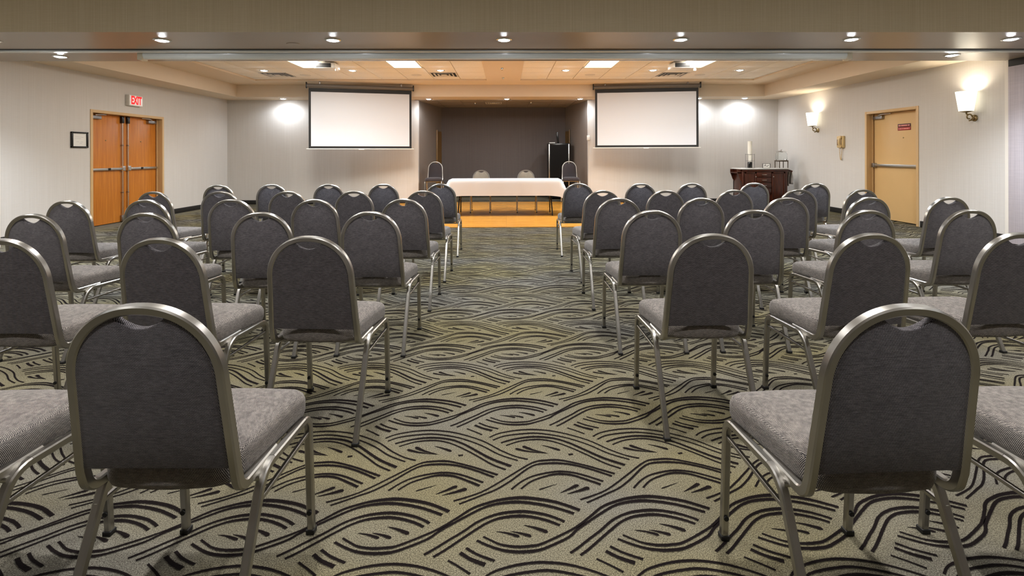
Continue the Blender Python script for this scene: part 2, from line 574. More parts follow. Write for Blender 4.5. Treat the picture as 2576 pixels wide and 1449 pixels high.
# wooden dance floor
f = MB().box(-2.95, 2.95, 8.52, 12.75, 0.001, 0.014)
f.add([(JL + 0.01, 12.75, 0.014), (JR - 0.01, 12.75, 0.014), (JR - 0.05, 13.02, 0.014), (JL + 0.05, 13.02, 0.014)], [(0, 1, 2, 3)])
WF = tag(f.build('floor_wood', M_WOODFLOOR, smooth=0), 'glossy orange wooden dance floor set into the patterned carpet', kind='structure')
MB().box(-2.99, 2.99, 8.485, 8.52, 0.001, 0.016, 0.003).build('edge_strip', M_WOODFLOOR, WF)


def wall_x(name, x, thick, y0, y1, z1, hole=None, mat=M_WALL):
    """wall in the plane X=x, body on the outer side; hole=(ya,yb,za,zb)"""
    m = MB(); xo = x + thick
    if not hole: m.box(x, xo, y0, y1, 0, z1)
    else:
        ya, yb, _, zb = hole
        m.box(x, xo, y0, ya, 0, z1); m.box(x, xo, yb, y1, 0, z1); m.box(x, xo, ya, yb, zb, z1)
    return tag(m.build(name, mat, smooth=0), kind='structure')


DL = (8.60, 10.36, 0, 1.985)      # left double door opening
DR = (8.40, 9.60, 0, 2.0)         # right door opening
wall_x('wall_left', XL, -0.25, YN, ZB + 0.1, 3.1, DL)
wall_x('wall_right', XR, 0.25, YN, ZB + 0.1, 3.1, DR)
m = MB()
m.box(XL, JL, ZB, ZB + 0.12, 0, 3.1); m.box(JR, XR, ZB, ZB + 0.12, 0, 3.1)
tag(m.build('wall_back', M_WALL, smooth=0), kind='structure')
tag(MB().box(XL, XR, YN - 0.12, YN, 0, 3.1).build('wall_front', M_WALL, smooth=0), kind='structure')


def alc_wall(name, xa, xb, out, mat):
    m = MB()
    vs = [(xa, ZB + 0.12, 0), (xb, AY, 0), (xb + out, AY, 0), (xa + out, ZB + 0.12, 0)]
    vs += [(x, y, 2.75) for x, y, z in vs]
    m.add(vs, [(0, 1, 2, 3), (4, 7, 6, 5), (0, 4, 5, 1), (1, 5, 6, 2), (2, 6, 7, 3), (3, 7, 4, 0)])
    return tag(m.build(name, mat, smooth=0), kind='structure')


alc_wall('wall_alcove_left', JL, AXL, -0.1, M_ALCWALL)
alc_wall('wall_alcove_right', JR, AXR, 0.1, M_ALCWALL)
tag(MB().box(AXL - 0.1, AXR + 0.1, AY, AY + 0.1, 0, 2.75).build('wall_alcove_back', M_DARKWALL, smooth=0), kind='structure')
ac = MB().add([(JL - 0.1, ZB + 0.0, HC - 0.01), (JR + 0.1, ZB + 0.0, HC - 0.01), (AXR + 0.1, AY + 0.05, HC - 0.01), (AXL - 0.1, AY + 0.05, HC - 0.01),
               (JL - 0.1, ZB + 0.0, HC + 0.1), (JR + 0.1, ZB + 0.0, HC + 0.1), (AXR + 0.1, AY + 0.05, HC + 0.1), (AXL - 0.1, AY + 0.05, HC + 0.1)],
              [(0, 1, 2, 3), (4, 7, 6, 5), (0, 4, 5, 1), (1, 5, 6, 2), (2, 6, 7, 3), (3, 7, 4, 0)])
ALC = tag(ac.build('ceiling_alcove', plain('shaded_tile', srgb(140, 130, 120), 0.85), smooth=0), kind='structure')  # tile colour greyed down: the unlit look of the alcove is painted in
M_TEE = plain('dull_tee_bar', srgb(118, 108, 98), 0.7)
for i in range(7):   # tile joints of the alcove ceiling: thin tee bars
    x = -1.75 + i * 0.59
    MB().box(x - 0.008, x + 0.008, 12.86, 14.70, HC - 0.016, HC - 0.008).build('tee_bar', M_TEE, ALC, 0)
for y in (13.33, 13.92, 14.51):
    MB().box(-1.8, 1.65, y - 0.008, y + 0.008, HC - 0.017, HC - 0.008).build('tee_bar', M_TEE, ALC, 0)

# ceilings
SL, SR, SB = -6.39, 6.215, 12.05
m = MB()
m.box(XL, SL, YB1, ZB, HC, 3.1)
m.box(SR, XR, YB1, ZB, HC, 3.1)
m.box(SL, SR, SB, ZB, HC, 3.1)
tag(m.build('ceiling_soffit', M_SOFF, smooth=0), kind='structure')
FX = ((-5.62, -0.435), (0.325, 5.62))
FYb = 11.38
m = MB()
m.box(SL, FX[0][0], YB1, SB, ZC, 3.1); m.box(FX[1][1], SR, YB1, SB, ZC, 3.1)
m.box(FX[0][0], FX[1][1], FYb, SB, ZC, 3.1)
m.box(FX[0][1], FX[1][0], YB1, FYb, ZC, 3.1)
m.box(FX[0][0], FX[0][1], YB1, FYb, ZT + 0.02, 3.1); m.box(FX[1][0], FX[1][1], YB1, FYb, ZT + 0.02, 3.1)
CEIL = tag(m.build('ceiling', M_PAINT, smooth=0), kind='structure')
tag(MB().box(XL, XR, YN, YB0, HN, HN + 0.1).build('ceiling_near', M_SOFF, smooth=0), kind='structure')

# tiles, in two fields
PT = 0.59
rows = [(FYb, 11.08)] + [(11.08 - PT * i, 11.08 - PT * (i + 1)) for i in range(7)]
cols_l = [(FX[0][1] - PT * i, max(FX[0][0], FX[0][1] - PT * (i + 1))) for i in range(9)]
cols_r = [(FX[1][0] + PT * i, min(FX[1][1], FX[1][0] + PT * (i + 1))) for i in range(9)]
vents = {('L', 1, 1), ('L', 7, 1), ('R', 5, 1)}
trof = {('L', 2), ('L', 5), ('R', 2), ('R', 5)}
tile_mesh = {}
for side, cols in (('L', cols_l), ('R', cols_r)):
    for ci, (xa, xb) in enumerate(cols):
        for ri, (ya, yb) in enumerate(rows):
            yb = max(yb, YB1)
            if abs(ya - yb) < 0.05: continue
            if (side, ci, ri) in vents or ((side, ci) in trof and ri in (3, 4)): continue
            wx, wy = abs(xa - xb), abs(ya - yb)
            key = (round(wx, 3), round(wy, 3))
            if key not in tile_mesh:
                tile_mesh[key] = MB().box(-wx / 2 + 0.006, wx / 2 - 0.006, -wy / 2 + 0.006, wy / 2 - 0.006, 0, 0.016, 0.003).mesh('ceiling_tile', M_TILE)
            t = bpy.data.objects.new('ceiling_tile', tile_mesh[key])
            C.objects.link(t); t.parent = CEIL
            t.location = ((xa + xb) / 2, (ya + yb) / 2, ZT)

# beam between the two halves
m = MB().box(XL, XR, YB0, YB1, HB, 3.1)
m.m = [1, 1, 0, 1, 1, 1]
BEAM = tag(m.build('ceiling_beam', [M_OLIVE, M_BEAMPAINT], smooth=0), kind='structure')
m = MB().box(XL, XR, 6.07, 6.13, HB - 0.004, HB + 0.002)
m.build('track_slot', M_BLACK, BEAM, 0)
MB().box(XL, XR, 6.13, 6.22, HB - 0.018, HB, 0.004).build('track_rail', plain('track_white', srgb(222, 222, 218), 0.3), BEAM)
MB().box(XL, XR, 6.225, 6.245, HB - 0.005, HB).build('track_slot', M_BLACK, BEAM, 0)

# partition pockets at both ends of the beam
m = MB().box(XL, -6.80, 6.70, 6.86, 0, HB).build('trim_1', M_TRIMW, smooth=0); m['kind'] = 'structure'
m = MB().box(6.86, XR, 6.80, 6.86, 0, HB).build('trim_2', M_TRIMW, smooth=0); m['kind'] = 'structure'
pp = empty('folding_partition', (6.9, 5.9, 0), 0, 'lavender-grey fabric folding partition panels stacked at the right wall beside the beam', 'partition')
for i in range(3):
    MB().box(-0.09, 0.01, 0.02 + i * 0.29 - 0.02, 0.02 + i * 0.29 + 0.265, 0.01, HB - 0.10, 0.004).build('panel', M_PARTITION, pp)
MB().box(-0.07, 0.0, 0.0, 0.88, HB - 0.10, HB - 0.005).build('pocket_gap', M_BLACK, pp, 0)  # black box stands in for the shade in the open track pocket

# baseboards
BH, BT = 0.105, 0.014
m = MB(); m.box(XL, XL + BT, YN, DL[0] - 0.06, 0, BH, 0.004); m.box(XL, XL + BT, DL[1] + 0.06, ZB, 0, BH, 0.004)
tag(m.build('baseboard_left', M_BASE), kind='structure')
m = MB(); m.box(XR - BT, XR, YN, DR[0] - 0.06, 0, BH, 0.004); m.box(XR - BT, XR, DR[1] + 0.06, ZB, 0, BH, 0.004)
tag(m.build('baseboard_right', M_BASE), kind='structure')
m = MB(); m.box(XL, JL, ZB - BT, ZB, 0, BH, 0.004); m.box(JR, XR, ZB - BT, ZB, 0, BH, 0.004)
tag(m.build('baseboard_back', M_BASE), kind='structure')
tag(MB().box(AXL, AXR, AY - BT, AY, 0, BH, 0.004).build('baseboard_alcove', M_BASE), kind='structure')


# ------------------------------------------------------------------ doors
def frame_x(par, side, y0, y1, z1, depth, mat):
    """door frame; side=+1: wall body towards +X. local coords: x=0 at wall face, +x into the wall"""
    s = side
    m = MB()
    fw = 0.05
    m.box(-0.012 * s, depth * s, y0 - fw + 0.02, y0 + 0.02, 0, z1 + 0.03, 0.003)
    m.box(-0.012 * s, depth * s, y1 - 0.02, y1 + fw - 0.02, 0, z1 + 0.03, 0.003)
    m.box(-0.012 * s, depth * s, y0 + 0.0205, y1 - 0.0205, z1 - 0.02, z1 + 0.0295, 0.003)
    m.box(depth * 0.55 * s, (depth * 0.55 + 0.02) * s, y0 + 0.02, y0 + 0.035, 0, z1 - 0.02)
    m.box(depth * 0.55 * s, (depth * 0.55 + 0.02) * s, y1 - 0.035, y1 - 0.02, 0, z1 - 0.02)
    return m.build('door_frame', mat, par)


def closer(par, x, y, z, s, dy):
    m = MB().box(x, x - 0.055 * s, y - 0.12, y + 0.12, z - 0.035, z + 0.025, 0.008)
    o = m.build('closer', M_ALUD, par)
    MB().sweep([(x - 0.04 * s, y, z + 0.035), (x - 0.07 * s, y + dy * 0.5, z + 0.05), (x - 0.02 * s, y + dy, z + 0.055)], 0.018, 0.01).build('closer_arm', M_ALU, par)
    return o


# left double door
D1 = empty('door_1', (XL, 0, 0), 0, kind='structure')
tag(D1, 'orange wooden double door with steel push bars in the left wall')
frame_x(D1, -1, DL[0], DL[1], DL[3], 0.16, M_FRAMETAN)
MB().box(-0.20, -0.245, DL[0], DL[1], 0, DL[3]).build('dark_backing', M_BLACK, D1, 0)
ymid = (DL[0] + DL[1]) / 2
for k, (ya, yb) in enumerate(((DL[0] + 0.022, ymid - 0.003), (ymid + 0.003, DL[1] - 0.022))):
    lf = MB().box(-0.165, -0.12, ya, yb, 0.012, DL[3] - 0.024, 0.002).build('door_leaf', M_DOORWOOD, D1)
    x = -0.12
    inner = yb if k == 0 else ya
    sg = -1 if k == 0 else 1
    # push bar with head boxes
    MB().box(x, x + 0.05, min(inner + sg * 0.10, (ya + 0.02) if k == 0 else (yb - 0.02)), max(inner + sg * 0.10, (ya + 0.02) if k == 0 else (yb - 0.02)), 0.965, 1.01, 0.008).build('push_bar', M_ALU, lf)
    MB().box(x, x + 0.06, inner + sg * 0.03, inner + sg * 0.105, 0.95, 1.04, 0.008).build('latch_case', M_CHROME, lf)
    q = inner + sg * 0.40
    MB().box(x + 0.045, x + 0.054, q - 0.03, q + 0.03, 0.968, 1.008, 0.003).build('bar_joint', M_BLACKG, lf)
    MB().tube([(x + 0.025, inner + sg * 0.065, 0.12), (x + 0.025, inner + sg * 0.065, 0.955)], 0.011).build('vertical_rod', M_ALU, lf)
    MB().tube([(x + 0.025, inner + sg * 0.065, 1.035), (x + 0.025, inner + sg * 0.065, 1.84)], 0.011).build('vertical_rod', M_ALU, lf)
    MB().box(x, x + 0.045, inner + sg * 0.035, inner + sg * 0.095, 1.83, DL[3] - 0.03, 0.006).build('top_latch', M_BLACKG, lf)
    MB().box(x, x + 0.04, inner + sg * 0.035, inner + sg * 0.095, 0.02, 0.13, 0.006).build('bottom_latch', M_ALUD, lf)
    for zz in (0.55, 1.42):
        MB().box(x, x + 0.038, inner + sg * 0.05, inner + sg * 0.08, zz - 0.012, zz + 0.012, 0.003).build('rod_guide', M_ALUD, lf)
    MB().lathe([(0.012, 0), (0.012, 0.006), (0.008, 0.008)], (x, (ya + yb) / 2, 1.50), 12, 'X').build('door_viewer', M_BRASS, lf)
    closer(lf, x, (ya + 0.16) if k == 0 else (yb - 0.16), DL[3] - 0.085, -1, 0.26 if k == 0 else -0.26)

# right single door
D2 = empty('door_2', (XR, 0, 0), 0, kind='structure')
tag(D2, 'tan painted single exit door with push bar in the right wall')
frame_x(D2, 1, DR[0], DR[1], DR[3], 0.17, M_FRAMETAN)
MB().box(0.20, 0.245, DR[0], DR[1], 0, DR[3]).build('dark_backing', M_BLACK, D2, 0)
lf = MB().box(0.13, 0.175, DR[0] + 0.022, DR[1] - 0.022, 0.014, DR[3] - 0.024, 0.002).build('door_leaf', M_DOORTAN, D2)
MB().box(0.13, 0.075, DR[0] + 0.03, DR[1] - 0.06, 0.985, 1.035, 0.008).build('push_bar', M_ALU, lf)
MB().box(0.13, 0.07, DR[0] + 0.025, DR[0] + 0.05, 0.98, 1.04, 0.004).build('bar_end', M_BLACKG, lf)
MB().box(0.13, 0.065, DR[1] - 0.10, DR[1] - 0.04, 0.97, 1.05, 0.006).build('latch_case', M_ALUD, lf)
closer(lf, 0.13, DR[1] - 0.17, DR[3] - 0.09, 1, -0.3)
MB().lathe([(0.012, 0), (0.012, -0.006), (0.008, -0.008)], (0.13, 8.86, 1.512), 12, 'X').build('door_viewer', M_BRASS, lf)


def text(name, body, size, mat, parent, loc, rot, ex=0.001, align='CENTER', offset=0.0, sx=1.0):
    cu = bpy.data.curves.new(name, 'FONT')
    cu.body = body; cu.size = size; cu.extrude = ex; cu.align_x = align; cu.align_y = 'CENTER'
    cu.offset = offset
    o = bpy.data.objects.new(name, cu)
    C.objects.link(o)
    bpy.context.view_layer.update()
    me = bpy.data.meshes.new_from_object(o.evaluated_get(bpy.context.evaluated_depsgraph_get()))
    bpy.data.objects.remove(o)
    me.materials.clear(); me.materials.append(mat)
    o = bpy.data.objects.new(name, me)
    C.objects.link(o)
    if parent is not None: o.parent = parent
    o.location = loc; o.rotation_euler = rot
    o.scale = (sx, 1, 1)
    return o


RX_L = (PI / 2, 0, PI / 2)      # reads on a face looking towards +X
RX_R = (PI / 2, 0, -PI / 2)     # reads on a face looking towards -X

# red notice on the right door: two stacked strips with one line each
sg = empty('door_notice', (XR + 0.128, 8.84, 1.70), 0, 'small red and dark notice on the upper part of the tan door', 'sign')
MB().box(-0.004, 0.0, -0.145, 0.145, -0.058, 0.0, 0.001).build('red_plate', M_RED, sg)
MB().box(-0.004, 0.0, -0.145, 0.145, 0.002, 0.058, 0.001).build('maroon_plate', plain('maroon_sign', srgb(74, 24, 22), 0.4), sg)
M_PINK = plain('pale_print', srgb(230, 150, 140), 0.5)
random.seed(3)   # two lines of print too small to read
for z0, h_ in ((-0.030, 0.011), (0.028, 0.012)):
    m = MB()
    y_ = 0.125
    while y_ > -0.12:
        w_ = random.choice((0.012, 0.018, 0.024))
        m.box(-0.0046, -0.004, max(-0.125, y_ - w_), y_, z0 - h_, z0 + h_)
        y_ -= w_ + random.choice((0.004, 0.004, 0.012))
    tag(m.build('print_line', M_PINK, sg, 0), kind='stuff')

# EXIT sign above the double door
ex = empty('exit_sign', (XL + 0.0, 9.53, 2.255), 0, 'illuminated exit sign with red letters above the orange double door', 'sign')
MB().box(0.0, 0.075, -0.175, 0.175, -0.10, 0.10, 0.006).build('housing', M_WHITE, ex)
MB().box(0.074, 0.078, -0.155, 0.155, -0.085, 0.085, 0.001).build('face', E_EXIT, ex)
text('lettering', 'EXIT', 0.205, M_REDTXT, ex, (0.0785, 0, -0.003), RX_L, 0.001, offset=0.0085, sx=0.64)

# framed notice left of the double door
pf = empty('framed_notice', (XL, 8.345, 1.49), 0, 'black framed white notice hanging left of the orange double door', 'picture frame')
fm = MB()
fm.box(0, 0.03, -0.16, 0.16, 0.105, 0.13, 0.004); fm.box(0, 0.03, -0.16, 0.16, -0.13, -0.105, 0.004)
fm.box(0, 0.03, -0.16, -0.133, -0.13, 0.13, 0.004); fm.box(0, 0.03, 0.133, 0.16, -0.13, 0.13, 0.004)
fm.build('frame', M_BLACKG, pf)
MB().box(0.002, 0.012, -0.135, 0.135, -0.108, 0.108).build('paper', M_WHITE, pf, 0)
tl = MB()
for z, y0, y1 in ((-0.032, -0.06, -0.01), (-0.034, 0.02, 0.07), (-0.055, 0.0, 0.05), (0.045, -0.08, 0.08), (0.02, -0.09, 0.03)):
    tl.box(0.0121, 0.0128, y0, y1, z - 0.002, z + 0.002)
tl.build('faint_print', plain('grey_print', srgb(170, 170, 176), 0.6), pf, 0)

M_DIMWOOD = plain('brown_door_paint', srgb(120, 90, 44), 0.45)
# alcove side doors (edge-on frames at the splayed walls)
for nm, sx, xa, xb in (('door_3', 1, JL, AXL), ('door_4', -1, JR, AXR)):
    d = empty(nm, (0, 0, 0), 0, kind='structure')
    fx = lambda y: xa + (xb - xa) * (y - ZB) / (AY - ZB)
    y0, y1, z1 = 14.28, 14.70, 1.90
    m = MB()
    m.add([(fx(y0) + sx * 0.0, y0, 0), (fx(y1), y1, 0), (fx(y1) + sx * 0.012, y1, 0), (fx(y0) + sx * 0.012, y0, 0),
           (fx(y0) + sx * 0.0, y0, z1), (fx(y1), y1, z1), (fx(y1) + sx * 0.012, y1, z1), (fx(y0) + sx * 0.012, y0, z1)],
          [(0, 1, 2, 3), (4, 7, 6, 5), (0, 4, 5, 1), (1, 5, 6, 2), (2, 6, 7, 3), (3, 7, 4, 0)])
    m.build('door_leaf', M_DIMWOOD, d, 0)
    MB().box(fx(y0) - 0.01, fx(y0) + sx * 0.03, y0 - 0.05, y0, 0, z1 + 0.04, 0.003).build('door_frame', M_DIMWOOD, d)


# ------------------------------------------------------------------ ceiling fixtures
def downlight(x, y, z, power, label, group, col=COOL, spread=125, proto={}, blend=0.85):
    if 'p' not in proto:
        r = empty('recessed_downlight')
        MB().lathe([(0.088, 0.0), (0.088, -0.004), (0.080, -0.010), (0.066, -0.010), (0.062, -0.004), (0.062, 0.0)], n=28, cap=False).build('trim_ring', M_ALU, r)
        MB().lathe([(0.0, -0.020), (0.02, -0.019), (0.042, -0.014), (0.056, -0.007), (0.062, -0.002)], n=28, cap=False).build('lens', E_SPOT, r)
        proto['p'] = r; o = r
    else:
        o = copy_tree(proto['p'])
        for c in list(o.children):
            if c.type == 'LIGHT': bpy.data.objects.remove(c)
    o.location = (x, y, z)
    tag(o, label, 'ceiling light', group)
    lamp(o, 'SPOT', (0, 0, -0.05), power, col, spot_size=R(spread), spot_blend=blend, shadow_soft_size=0.05)
    return o


ordw = ['first', 'second', 'third', 'fourth', 'fifth', 'sixth', 'seventh']
for i, x in enumerate((-5.66, -3.79, -1.91, -0.02, 1.94, 3.84, 5.62)):
    downlight(x, 5.62 - i * 0.012, HB, P_BEAM, 'recessed spotlight in the underside of the beam, %s from the left' % ordw[i], 'spotlights along the beam')
downlight(-5.70, 6.52, HB, P_BEAM, 'recessed spotlight behind the beam track near the left wall', 'spotlights behind the track')
downlight(5.76, 6.45, HB, P_BEAM, 'recessed spotlight behind the beam track near the right wall', 'spotlights behind the track')
cx = [(cols_l[i][0] + cols_l[i][1]) / 2 for i in (7, 4, 1)] + [(cols_r[i][0] + cols_r[i][1]) / 2 for i in (1, 4, 7)]
for i, x in enumerate(cx):
    downlight(x, 10.19, ZT, P_COFFER, 'recessed spotlight in the tiled ceiling, %s from the left' % ordw[i], 'spotlights in the tiled ceiling')
for i, x in enumerate((-5.46, -3.7, -1.915, 0.021, 1.84, 3.3, 4.76, 5.91)):
    yy = 12.42 if abs(x) > 2.2 else 12.52
    downlight(x, yy, HC, P_SOFFIT, 'recessed spotlight in the soffit over the back wall, %s from the left' % (ordw + ['eighth'])[i], 'spotlights over the back wall', COOL, 168, blend=0.5)


def troffer(x, y, z, wx, wy, power, label, group, col=WARM):
    t = empty('light_panel', (x, y, z), 0, label, 'ceiling light', group)
    m = MB()
    a, b = wx / 2, wy / 2
    m.box(-a, a, -b, -b + 0.02, -0.008, 0.006); m.box(-a, a, b - 0.02, b, -0.008, 0.006)
    m.box(-a, -a + 0.02, -b, b, -0.008, 0.006); m.box(a - 0.02, a, -b, b, -0.008, 0.006)
    m.build('frame', M_WHITE, t, 0)
    MB().box(-a + 0.015, a - 0.015, -b + 0.015, b - 0.015, -0.002, 0.008).build('diffuser', E_TROF, t, 0)
    lamp(t, 'AREA', (0, 0, -0.015), power, col, shape='RECTANGLE', size=wx * 0.9, size_y=wy * 0.9)
    return t


for n_, (c_, s_) in enumerate(((cols_l[5], 'far left'), (cols_l[2], 'left of the middle'), (cols_r[2], 'right of the middle'), (cols_r[5], 'far right'))):
    troffer((c_[0] + c_[1]) / 2, (9.90 + 8.72) / 2, ZT, 0.57, 1.17, P_TROFFER, 'lit rectangular fluorescent panel in the tiled ceiling, %s' % s_, 'light panels in the tiled ceiling')
# the near half is lit by a grid of the same recessed spots (outside the picture)
for i, x in enumerate((-5.4, -3.2, -1.05, 1.05, 3.2, 5.4)):
    for j, y in enumerate((0.3, 2.2, 3.5)):
        downlight(x, y, HN, P_NEAR * (0.6, 1.0, 0.45)[j], 'recessed spotlight in the near ceiling, %s from the left, %s row' % (ordw[i], ('rear', 'middle', 'front')[j]),
                  'spotlights of the near ceiling', NEUT, 120)

# air diffusers
def vent(x, y, z, sz, label, group):
    t = empty('ceiling_vent', (x, y, z), 0, label, 'air vent', group)
    h = sz / 2
    MB().box(-h + 0.01, h - 0.01, -h + 0.01, h - 0.01, 0.004, 0.012).build('backing', M_BLACK, t, 0)
    for k_, a in enumerate((h, h * 0.72, h * 0.46)):
        m = MB()
        loops = []
        for (o_, z_) in ((a, 0.0), (a, -0.004), (a - 0.055 * sz / 0.58, 0.010)):
            loops.append([(-o_, -o_, z_), (o_, -o_, z_), (o_, o_, z_), (-o_, o_, z_)])
        m.rings(loops, False, False)
        m.build('louvre_ring', M_TRIMW, t, 0)
    MB().box(-h * 0.2, h * 0.2, -h * 0.2, h * 0.2, -0.004, 0.0).build('centre_plate', M_TRIMW, t, 0)
    return t


for nm, c_ in (('left', cols_l[7]), ('middle', cols_l[1]), ('right', cols_r[5])):
    vent((c_[0] + c_[1]) / 2, (rows[1][0] + rows[1][1]) / 2, ZT, 0.575, 'square louvred air vent in the tiled ceiling, the %s one' % nm, 'ceiling air vents')
vent(-0.33, 13.42, HC - 0.012, 0.42, 'square air vent in the dim alcove ceiling', None)

# flush round speakers
for x, nm in ((-4.27, 'far left'), (-1.91, 'left of the middle'), (1.80, 'right of the middle'), (4.16, 'far right')):
    t = empty('ceiling_speaker', (x, 10.79, ZT), 0, 'flush round ceiling speaker in a tile, %s' % nm, 'speaker', 'ceiling speakers')
    MB().lathe([(0.11, 0.0), (0.11, -0.005), (0.095, -0.008), (0.0, -0.008)], n=24, cap=False).build('grille', M_TRIMW, t)

# sprinklers and small domes
for x, y, z, l in ((-0.075, 9.75, ZC, 'white sprinkler head in the ceiling band, nearer one'), (-0.06, 10.95, ZC, 'white sprinkler head in the ceiling band, farther one'),
                   (-0.82, 13.45, HC - 0.01, 'small sprinkler in the alcove ceiling left of its vent'), (0.66, 13.3, HC - 0.01, 'small sprinkler in the alcove ceiling right of its vent')):
    t = empty('sprinkler', (x, y, z), 0, l, 'sprinkler')
    MB().lathe([(0.034, 0.0), (0.030, -0.008), (0.012, -0.010), (0.010, -0.03), (0.02, -0.032), (0.02, -0.036), (0.0, -0.036)], n=16, cap=False).build('head', M_CHROME, t)
t = empty('ceiling_detector', (-2.43, 5.80, HB), 0, 'flat round detector plate on the beam underside between two spotlights', 'detector')
MB().lathe([(0.075, 0.0), (0.07, -0.006), (0.0, -0.008)], n=24, cap=False).build('cover', M_BEAMPAINT, t)

# long white rail under the beam
rl = empty('white_rail', (0, 6.30, HB), 0, 'long glossy white rail housing under the beam with boxy end caps', 'rail')
M_RAIL = plain('white_gloss', srgb(246, 249, 249), 0.3, var=0.01)
M_RAIL.node_tree.nodes['Principled BSDF'].inputs['Coat Weight'].default_value = 1.0
M_RAIL.node_tree.nodes['Principled BSDF'].inputs['Coat Roughness'].default_value = 0.12
L0, L1 = -4.50, 4.30
loops = []
for x in (L0, L1):
    loops.append([(x, -0.045, 0.0), (x, -0.045, -0.045), (x, -0.03, -0.075), (x, 0.0, -0.085), (x, 0.03, -0.075), (x, 0.045, -0.045), (x, 0.045, 0.0)])
MB().rings(loops).build('housing', M_RAIL, rl, 50)
for x in (L0, L1):
    MB().box(x - 0.03, x + 0.03, -0.055, 0.055, -0.095, 0.0, 0.006).build('end_cap', M_CREAM, rl)


# projectors
def projector(x, y, label):
    t = empty('ceiling_projector', (x, y, ZT), 0, label, 'projector', 'ceiling projectors')
    MB().box(-0.19, 0.19, -0.15, 0.15, -0.125, -0.022, 0.015).build('body', M_WHITE, t)
    MB().tube([(0, 0, 0.0), (0, 0, -0.03)], 0.02, 12).build('mount_pole', M_WHITE, t)
    MB().box(-0.08, 0.08, -0.08, 0.08, -0.012, 0.0, 0.003).build('mount_plate', M_WHITE, t)
    MB().box(-0.15, 0.12, -0.156, -0.148, -0.11, -0.035, 0.003).build('rear_panel', M_BLACK, t)
    MB().lathe([(0.035, 0.0), (0.035, 0.03), (0.026, 0.034), (0.0, 0.028)], (0.09, 0.148, -0.075), 20, 'Y', cap=False).build('lens', M_BLACKG, t)
    MB().tube([(0.17, -0.12, -0.11), (0.20, -0.13, -0.12), (0.215, -0.13, -0.135)], 0.006).build('cable', M_TRIMW, t)
    MB().lathe([(0.0, -0.028), (0.022, -0.02), (0.028, 0.0), (0.022, 0.02), (0.0, 0.028)], (0.215, -0.13, -0.155), 16, cap=False).build('sensor_ball', M_TRIMW, t)
    return t


projector(-3.30, 9.35, 'white projector hanging from the tiled ceiling in front of the left screen')
projector(3.25, 9.35, 'white projector hanging from the tiled ceiling in front of the right screen')


# ------------------------------------------------------------------ projection screens
M_CASE = plain('grey_case_paint', srgb(104, 98, 92), 0.4)


def screen(xa, ya, xb, yb, z0, z1, ztop, label):
    w_ = math.hypot(xb - xa, yb - ya)
    a = math.atan2(yb - ya, xb - xa)
    t = empty('projection_screen', ((xa + xb) / 2, (ya + yb) / 2, 0), a, label, 'projection screen', 'projection screens')
    h = w_ / 2
    MB().box(-h, h, -0.002, 0.003, z0 + 0.012, z1).build('black_border', M_BLACK, t, 0)
    MB().box(-h + 0.05, h - 0.05, -0.004, -0.002, z0 + 0.06, z1 - 0.085).build('screen_surface', M_SCREEN, t, 0)
    MB().box(-h - 0.05, h + 0.05, -0.008, 0.008, z0 - 0.008, z0 + 0.008, 0.003).build('bottom_bar', M_WHITE, t)
    MB().box(-0.06, 0.06, -0.02, 0.0, z0 - 0.02, z0 - 0.004, 0.004).build('pull_tab', M_WHITE, t)
    loops = []
    for x in (-h - 0.03, h + 0.03):
        loops.append([(x, 0.05 * math.cos(q), z1 + 0.05 + 0.045 * math.sin(q)) for q in [2 * PI * i / 14 for i in range(14)]])
    MB().rings(loops).build('case', M_CASE, t, 50)
    for sx in (-1, 1):
        MB().box(sx * (h + 0.03), sx * (h + 0.055), -0.05, 0.05, z1 - 0.01, z1 + 0.125, 0.006).build('end_cap', M_BLACKG, t)
        MB().box(sx * (h - 0.25), sx * (h - 0.22), -0.02, 0.02, z1 + 0.09, ztop, 0.002).build('hanger', M_ALUD, t)
    return t


screen(-4.43, 11.37, -2.234, 11.95, 1.372, 2.742, ZC, 'pull-down projection screen with black border, left of the alcove')
screen(2.115, 11.95, 4.445, 11.60, 1.385, 2.77, ZC, 'pull-down projection screen with black border, right of the alcove')


# ------------------------------------------------------------------ wall things on the right
def sconce(y, label):
    t = empty('wall_sconce', (XR, y, 1.85), 0, label, 'wall lamp', 'wall sconces')
    cx_ = -0.13
    MB().lathe([(0.082, 0.0), (0.086, 0.004), (0.125, 0.29), (0.121, 0.29), (0.082, 0.008)], (cx_, 0, 0), 28, cap=False).build('glass_shade', E_SHADE, t)
    MB().lathe([(0.0, -0.02), (0.03, -0.018), (0.085, 0.0), (0.0, 0.002)], (cx_, 0, 0), 24, cap=False).build('cup', M_BRASS, t)
    pts = []
    for i in range(22):
        a = -PI / 2 + i / 21 * 2.1 * PI
        rr = 0.055 - 0.03 * i / 21
        pts.append((cx_ + 0.045 + rr * math.cos(a), 0, -0.085 + rr * math.sin(a)))
    MB().tube([(-0.01, 0, -0.12)] + pts, 0.010, 10).build('scroll_arm', M_BRASS, t)
    MB().tube([(cx_ + 0.03, 0, -0.06), (cx_ + 0.005, 0, -0.035), (cx_, 0, -0.01)], 0.011, 10).build('stem', M_BRASS, t)
    MB().lathe([(0.05, 0.0), (0.05, -0.008), (0.035, -0.018), (0.0, -0.02)], (0, 0, -0.10), 20, 'X', cap=False).build('wall_plate', M_BRASS, t)
    lamp(t, 'POINT', (cx_, 0, 0.19), P_SCONCE, (1.0, 0.90, 0.72), shadow_soft_size=0.05)
    return t


sconce(11.10, 'glowing cream glass wall sconce right of the wooden cabinet')
sconce(7.36, 'glowing cream glass wall sconce right of the tan door')

